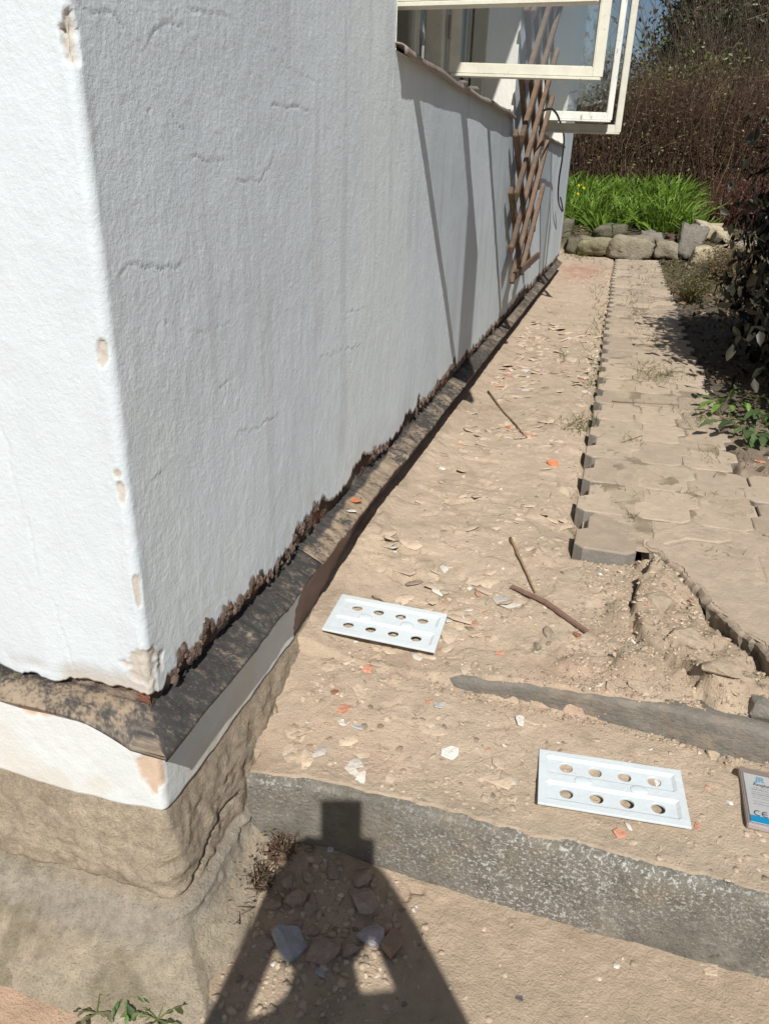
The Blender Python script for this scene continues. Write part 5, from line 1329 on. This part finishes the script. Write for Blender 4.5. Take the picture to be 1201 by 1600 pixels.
# row of edging stones at the far end of the path
def edge_stone(x, y, sx, sy, sz, seed, rz, col, label, z=None, tilt=(0, 0)):
    rs = np.random.RandomState(seed); bm = bmesh.new(); bmesh.ops.create_cube(bm, size=2)
    bmesh.ops.subdivide_edges(bm, edges=list(bm.edges), cuts=5, use_grid_fill=True)
    co = np.array([v.co[:] for v in bm.verts]); r = np.linalg.norm(co, axis=1)[:, None]; co = co*.66+co/r*.42
    dsp = fbm(co[:, 0]*1.3+seed, co[:, 1]*1.3+co[:, 2], 3, seed); co *= (1+.42*dsp+.16*ridged(co[:, 0]*2.5+seed, co[:, 1]*2+co[:, 2]*2.5, 2, seed+1))[:, None]; co[:, 2] += .12*co[:, 0]*rs.uniform(-1, 1)
    co[:, 0] *= 1+.15*co[:, 2]*rs.uniform(-1, 1)
    for v, q in zip(bm.verts, co): v.co = Vector((q[0]*sx, q[1]*sy, q[2]*sz))
    o = bm_obj('edging_stone', bm, M_STONE, None, True); n = len(o.data.vertices); ca = o.data.color_attributes.new('Col', 'FLOAT_COLOR', 'POINT')
    ca.data.foreach_set('color', np.tile([*col, 1], n).astype(np.float32)); o.location = (x, y, (z if z is not None else Hs(x, 13.0)+sz*.75)); o.rotation_euler = (*tilt, rz)
    tag(o, label, 'stone', 'edging stones of the garden bed')
SG = (.27, .235, .175); SGG = (.22, .20, .165); SP = (.46, .39, .27)
def st_(px0, px1, py0, py1, yv, seed, col, lab, rz=0, tilt=(0, 0), dp=.16):
    a = ray(px0, py1); b = ray(px1, py1); ta = yv/a[1]; tb = yv/b[1]; x0, x1 = a[0]*ta, b[0]*tb; zb = CAMZ+a[2]*ta
    c = ray((px0+px1)/2, py0); zt = CAMZ+c[2]*yv/c[1]; edge_stone((x0+x1)/2, yv+dp*.6, (x1-x0)/2*.98, dp, max((zt-zb)/2, .04), seed, rz, col, lab, (zt+zb)/2, tilt)
st_(884, 903, 372, 392, 13.2, 101, (.13, .12, .08), 'mossy dark stone at the far house corner, leftmost of the edging row')
st_(903, 952, 372, 396, 13.2, 102, (.24, .22, .14), 'greenish rough stone, second of the edging row from the house')
st_(952, 1018, 370, 402, 13.1, 103, SG, 'long flat buff block in the middle of the edging row')
st_(998, 1032, 362, 377, 13.45, 104, SGG, 'thin stone lying on top behind the long flat block')
st_(1020, 1056, 378, 404, 13.1, 105, SG, 'square buff stone right of the long flat block')
st_(1055, 1090, 356, 402, 13.2, 106, SGG, 'tall leaning grey stone in the edging row', tilt=(-.1, .15))
st_(1088, 1122, 350, 376, 13.8, 107, SP, 'pale rubble stone, upper one at the right end of the edging row')
st_(1078, 1110, 388, 418, 12.9, 108, SP, 'pale broken stone at the lower right of the edging row')
st_(1108, 1140, 384, 408, 13.0, 109, SP, 'pale chunky stone at the right end, next to the dark shrub')
st_(1115, 1138, 362, 380, 13.6, 110, SP, 'small upright pale stone beside the dark shrub')
st_(1038, 1056, 368, 380, 13.6, 111, (.10, .07, .05), 'small dark brown root lump behind the square stone')
st_(870, 890, 345, 372, 13.8, 112, (.15, .14, .10), 'grey stone behind the house corner')
st_(930, 975, 352, 370, 13.7, 113, (.14, .13, .09), 'dark flat stone under the daffodil leaves')
st_(1140, 1190, 380, 405, 13.2, 114, SG, 'buff stone hidden behind the dark shrub')

# ------------------------------------------------------------------ the photographer, whose shadow falls on the steps
BH = Vector((.945, .327, 0)); BB = Vector((.327, -.945, 0))
def pp(h, d, z): return BH*h+BB*d+Vector((0, 0, z))
per = empty('person', tuple(pp(-.02, .44, 0))); tag(per, 'person in dark clothes standing behind the camera, both arms raised with a phone', 'person')
def skin(name, verts, edges, rads, mat, parent, sub=2, root=0):
    me = bpy.data.meshes.new(name); base = Vector(parent.matrix_basis.translation) if parent else Vector()
    me.from_pydata([tuple(Vector(v)-base) for v in verts], edges, []); o = bpy.data.objects.new(name, me); COL.objects.link(o); o.parent = parent
    o.modifiers.new('s', 'SKIN'); 
    for i, r in enumerate(rads):
        sv = me.skin_vertices[0].data[i]; sv.radius = r if hasattr(r, '__len__') else (r, r); sv.use_root = (i == root)
    o.modifiers.new('u', 'SUBSURF').levels = sub; o.modifiers['u'].render_levels = sub; me.materials.append(mat)
    o.modifiers['s'].use_smooth_shade = True; return o
hL = pp(-.086, .055, 1.492); hR = pp(.020, .055, 1.488); eL = pp(-.255, .22, 1.100); eR = pp(.222, .22, 1.120)
v = [pp(-.02, .45, .93), pp(-.02, .45, 1.08), pp(-.025, .44, 1.22), pp(-.03, .42, 1.315), pp(-.03, .395, 1.43), pp(-.03, .365, 1.53),
     pp(-.20, .41, 1.315), eL, eL.lerp(hL, .6), hL, pp(.145, .41, 1.380), eR, eR.lerp(hR, .6), hR,
     pp(-.115, .45, .86), pp(-.13, .43, .47), pp(-.14, .46, .09), pp(.075, .45, .86), pp(.10, .43, .47), pp(.12, .46, .09)]
e = [(0, 1), (1, 2), (2, 3), (3, 4), (4, 5), (3, 6), (6, 7), (7, 8), (8, 9), (3, 10), (10, 11), (11, 12), (12, 13), (0, 14), (14, 15), (15, 16), (0, 17), (17, 18), (18, 19)]
r = [(.15, .11), (.135, .10), (.15, .11), (.12, .085), .072, .072, .062, .043, .032, .026, .062, .043, .032, .026, .095, .062, .042, .095, .062, .042]
body = skin('body', v, e, r, M_SKIN, per)
skin('shirt', [v[i] for i in (0, 1, 2, 3, 6, 10)]+[v[6].lerp(eL, .85), v[10].lerp(eR, .85)], [(0, 1), (1, 2), (2, 3), (3, 4), (3, 5), (4, 6), (5, 7)], [(.165, .125), (.15, .115), (.165, .125), (.130, .115), .066, .072, .050, .054], M_CLOTH, per)
for sh_, a_, b_, k_ in ((v[6], eL, hL, .86), (v[10], eR, hR, 1.18)): skin('sleeve', [sh_.lerp(a_, .75), a_, a_.lerp(b_, .5), a_.lerp(b_, .86)], [(0, 1), (1, 2), (2, 3)], [.046*k_, .046*k_, .046*k_, .040], M_CLOTH, per, root=0)
skin('trousers', [pp(-.02, .45, 1.0)]+[v[i] for i in (0, 14, 15, 16, 17, 18, 19)], [(0, 1), (1, 2), (2, 3), (3, 4), (1, 5), (5, 6), (6, 7)], [(.15, .12), (.16, .125), .105, .075, .06, .105, .075, .06], M_JEAN, per)
for sx, a in ((-1, v[16]), (1, v[19])): skin('shoe', [a+BB*.04-Vector((0, 0, .045)), a-BB*.06-Vector((0, 0, .05)), a-BB*.17-Vector((0, 0, .06))], [(0, 1), (1, 2)], [(.042, .04), (.045, .036), (.042, .026)], M_SHOE, per)
# head with a face
bm = bmesh.new(); bmesh.ops.create_uvsphere(bm, u_segments=40, v_segments=28, radius=1)
for q in bm.verts:
    x, y, z = q.co; s_ = 1-.22*max(0, -z)**1.5
    X = x*.077*s_; Y = y*.098*(1-.10*max(0, -z)); Z = z*.122
    if y < 0:   # face side, y negative = forward
        Y += -.016*math.exp(-((x/.16)**2+((z+.10)/.22)**2))          # nose
        for ex in (-.38, .38): Y += .008*math.exp(-(((x-ex)/.17)**2+((z-.06)/.10)**2))
        Y += -.005*math.exp(-((x/.32)**2+((z+.48)/.07)**2))+.004*math.exp(-((x/.3)**2+((z+.54)/.03)**2)); Y += -.008*math.exp(-((x/.25)**2+((z+.82)/.16)**2))
    q.co = (X, Y, Z)
az = math.atan2(-BB.y, -BB.x)+math.pi/2
head = bm_obj('head', bm, M_SKIN, per, True); head.scale = (1.10, 1.06, 1.08); head.location = pp(-.040, .35, 1.612)-pp(-.02, .44, 0); head.rotation_euler = (-.35, 0, az)
bm = bmesh.new()
for ex in (-1, 1):
    r_ = bmesh.ops.create_uvsphere(bm, u_segments=12, v_segments=8, radius=.012)
    for q in r_['verts']: q.co += Vector((ex*.029, -.081, .008))
bm_obj('eyes', bm, M_PAPER, head, True)
bm = bmesh.new()
for ex in (-1, 1):
    r_ = bmesh.ops.create_uvsphere(bm, u_segments=12, v_segments=8, radius=1)
    for q in r_['verts']: q.co = Vector((q.co.x*.008+ex*.079, q.co.y*.018+.008, q.co.z*.032-.005))
bm_obj('ears', bm, M_SKIN, head, True)
bm = bmesh.new(); bmesh.ops.create_uvsphere(bm, u_segments=40, v_segments=28, radius=1)
bmesh.ops.delete(bm, geom=[q for q in bm.verts if q.co.z < -.86 or (q.co.y < -.45 and q.co.z < .52)], context='VERTS')
for q in bm.verts: q.co = Vector((q.co.x*.106*(1+.10*max(0, -q.co.z)), q.co.y*.112+.006, q.co.z*.134+.000))
hr = bm_obj('hair', bm, M_HAIR, head, True); hr.modifiers.new('t', 'SOLIDIFY').thickness = .008
# phone just behind the lens
ph = empty('phone', (0, 0, 0)); tag(ph, 'dark phone held up in both hands behind the camera', 'phone')
PC = Vector((0, 0, CAMZ))-fwd*.014+down*.010
ph.matrix_world = Matrix.Translation(PC) @ rm
bm = bmesh.new(); add_box(bm, (.0, -.022, 0), (.096, .150, .010), bev=.003); bm_obj('shell', bm, M_PHONE, ph)
bm = bmesh.new(); add_box(bm, (0, -.022, .0045), (.070, .127, .001)); bm_obj('screen', bm, M_BLACK, ph)
# hands: palm and fingers closed on the phone's edges
for sx, hd_w in ((-1, hL), (1, hR)):
    edge = PC+right*(sx*.048)+down*.048
    palm = edge+right*(sx*.018)-fwd*.018+down*.022
    vs = [hd_w, (hd_w+palm)/2, palm]; sk = skin('hand', vs, [(0, 1), (1, 2)], [.026, .027, (.026, .018)], M_SKIN, per)
    for k_, ln in enumerate((.9, 1.0, .95, .8)):
        b = palm+down*(-.022+.015*k_)+fwd*.008+right*(sx*.004)
        p1 = b+right*(sx*.004)+fwd*.020*ln; p2 = p1+fwd*.012*ln-right*(sx*.018*ln); p3 = p2-right*(sx*.016*ln)-fwd*.001
        skin('finger', [b-fwd*.012, b, p1, p2, p3], [(0, 1), (1, 2), (2, 3), (3, 4)], [.008, .0085, .008, .0075, .006], M_SKIN, per)
    b = palm-down*.016-fwd*.012; p1 = b-down*.018-right*(sx*.012); p2 = p1-right*(sx*.022)-down*.006+fwd*.004
    skin('thumb', [palm, b, p1, p2], [(0, 1), (1, 2), (2, 3)], [.011, .0105, .0095, .0075], M_SKIN, per)
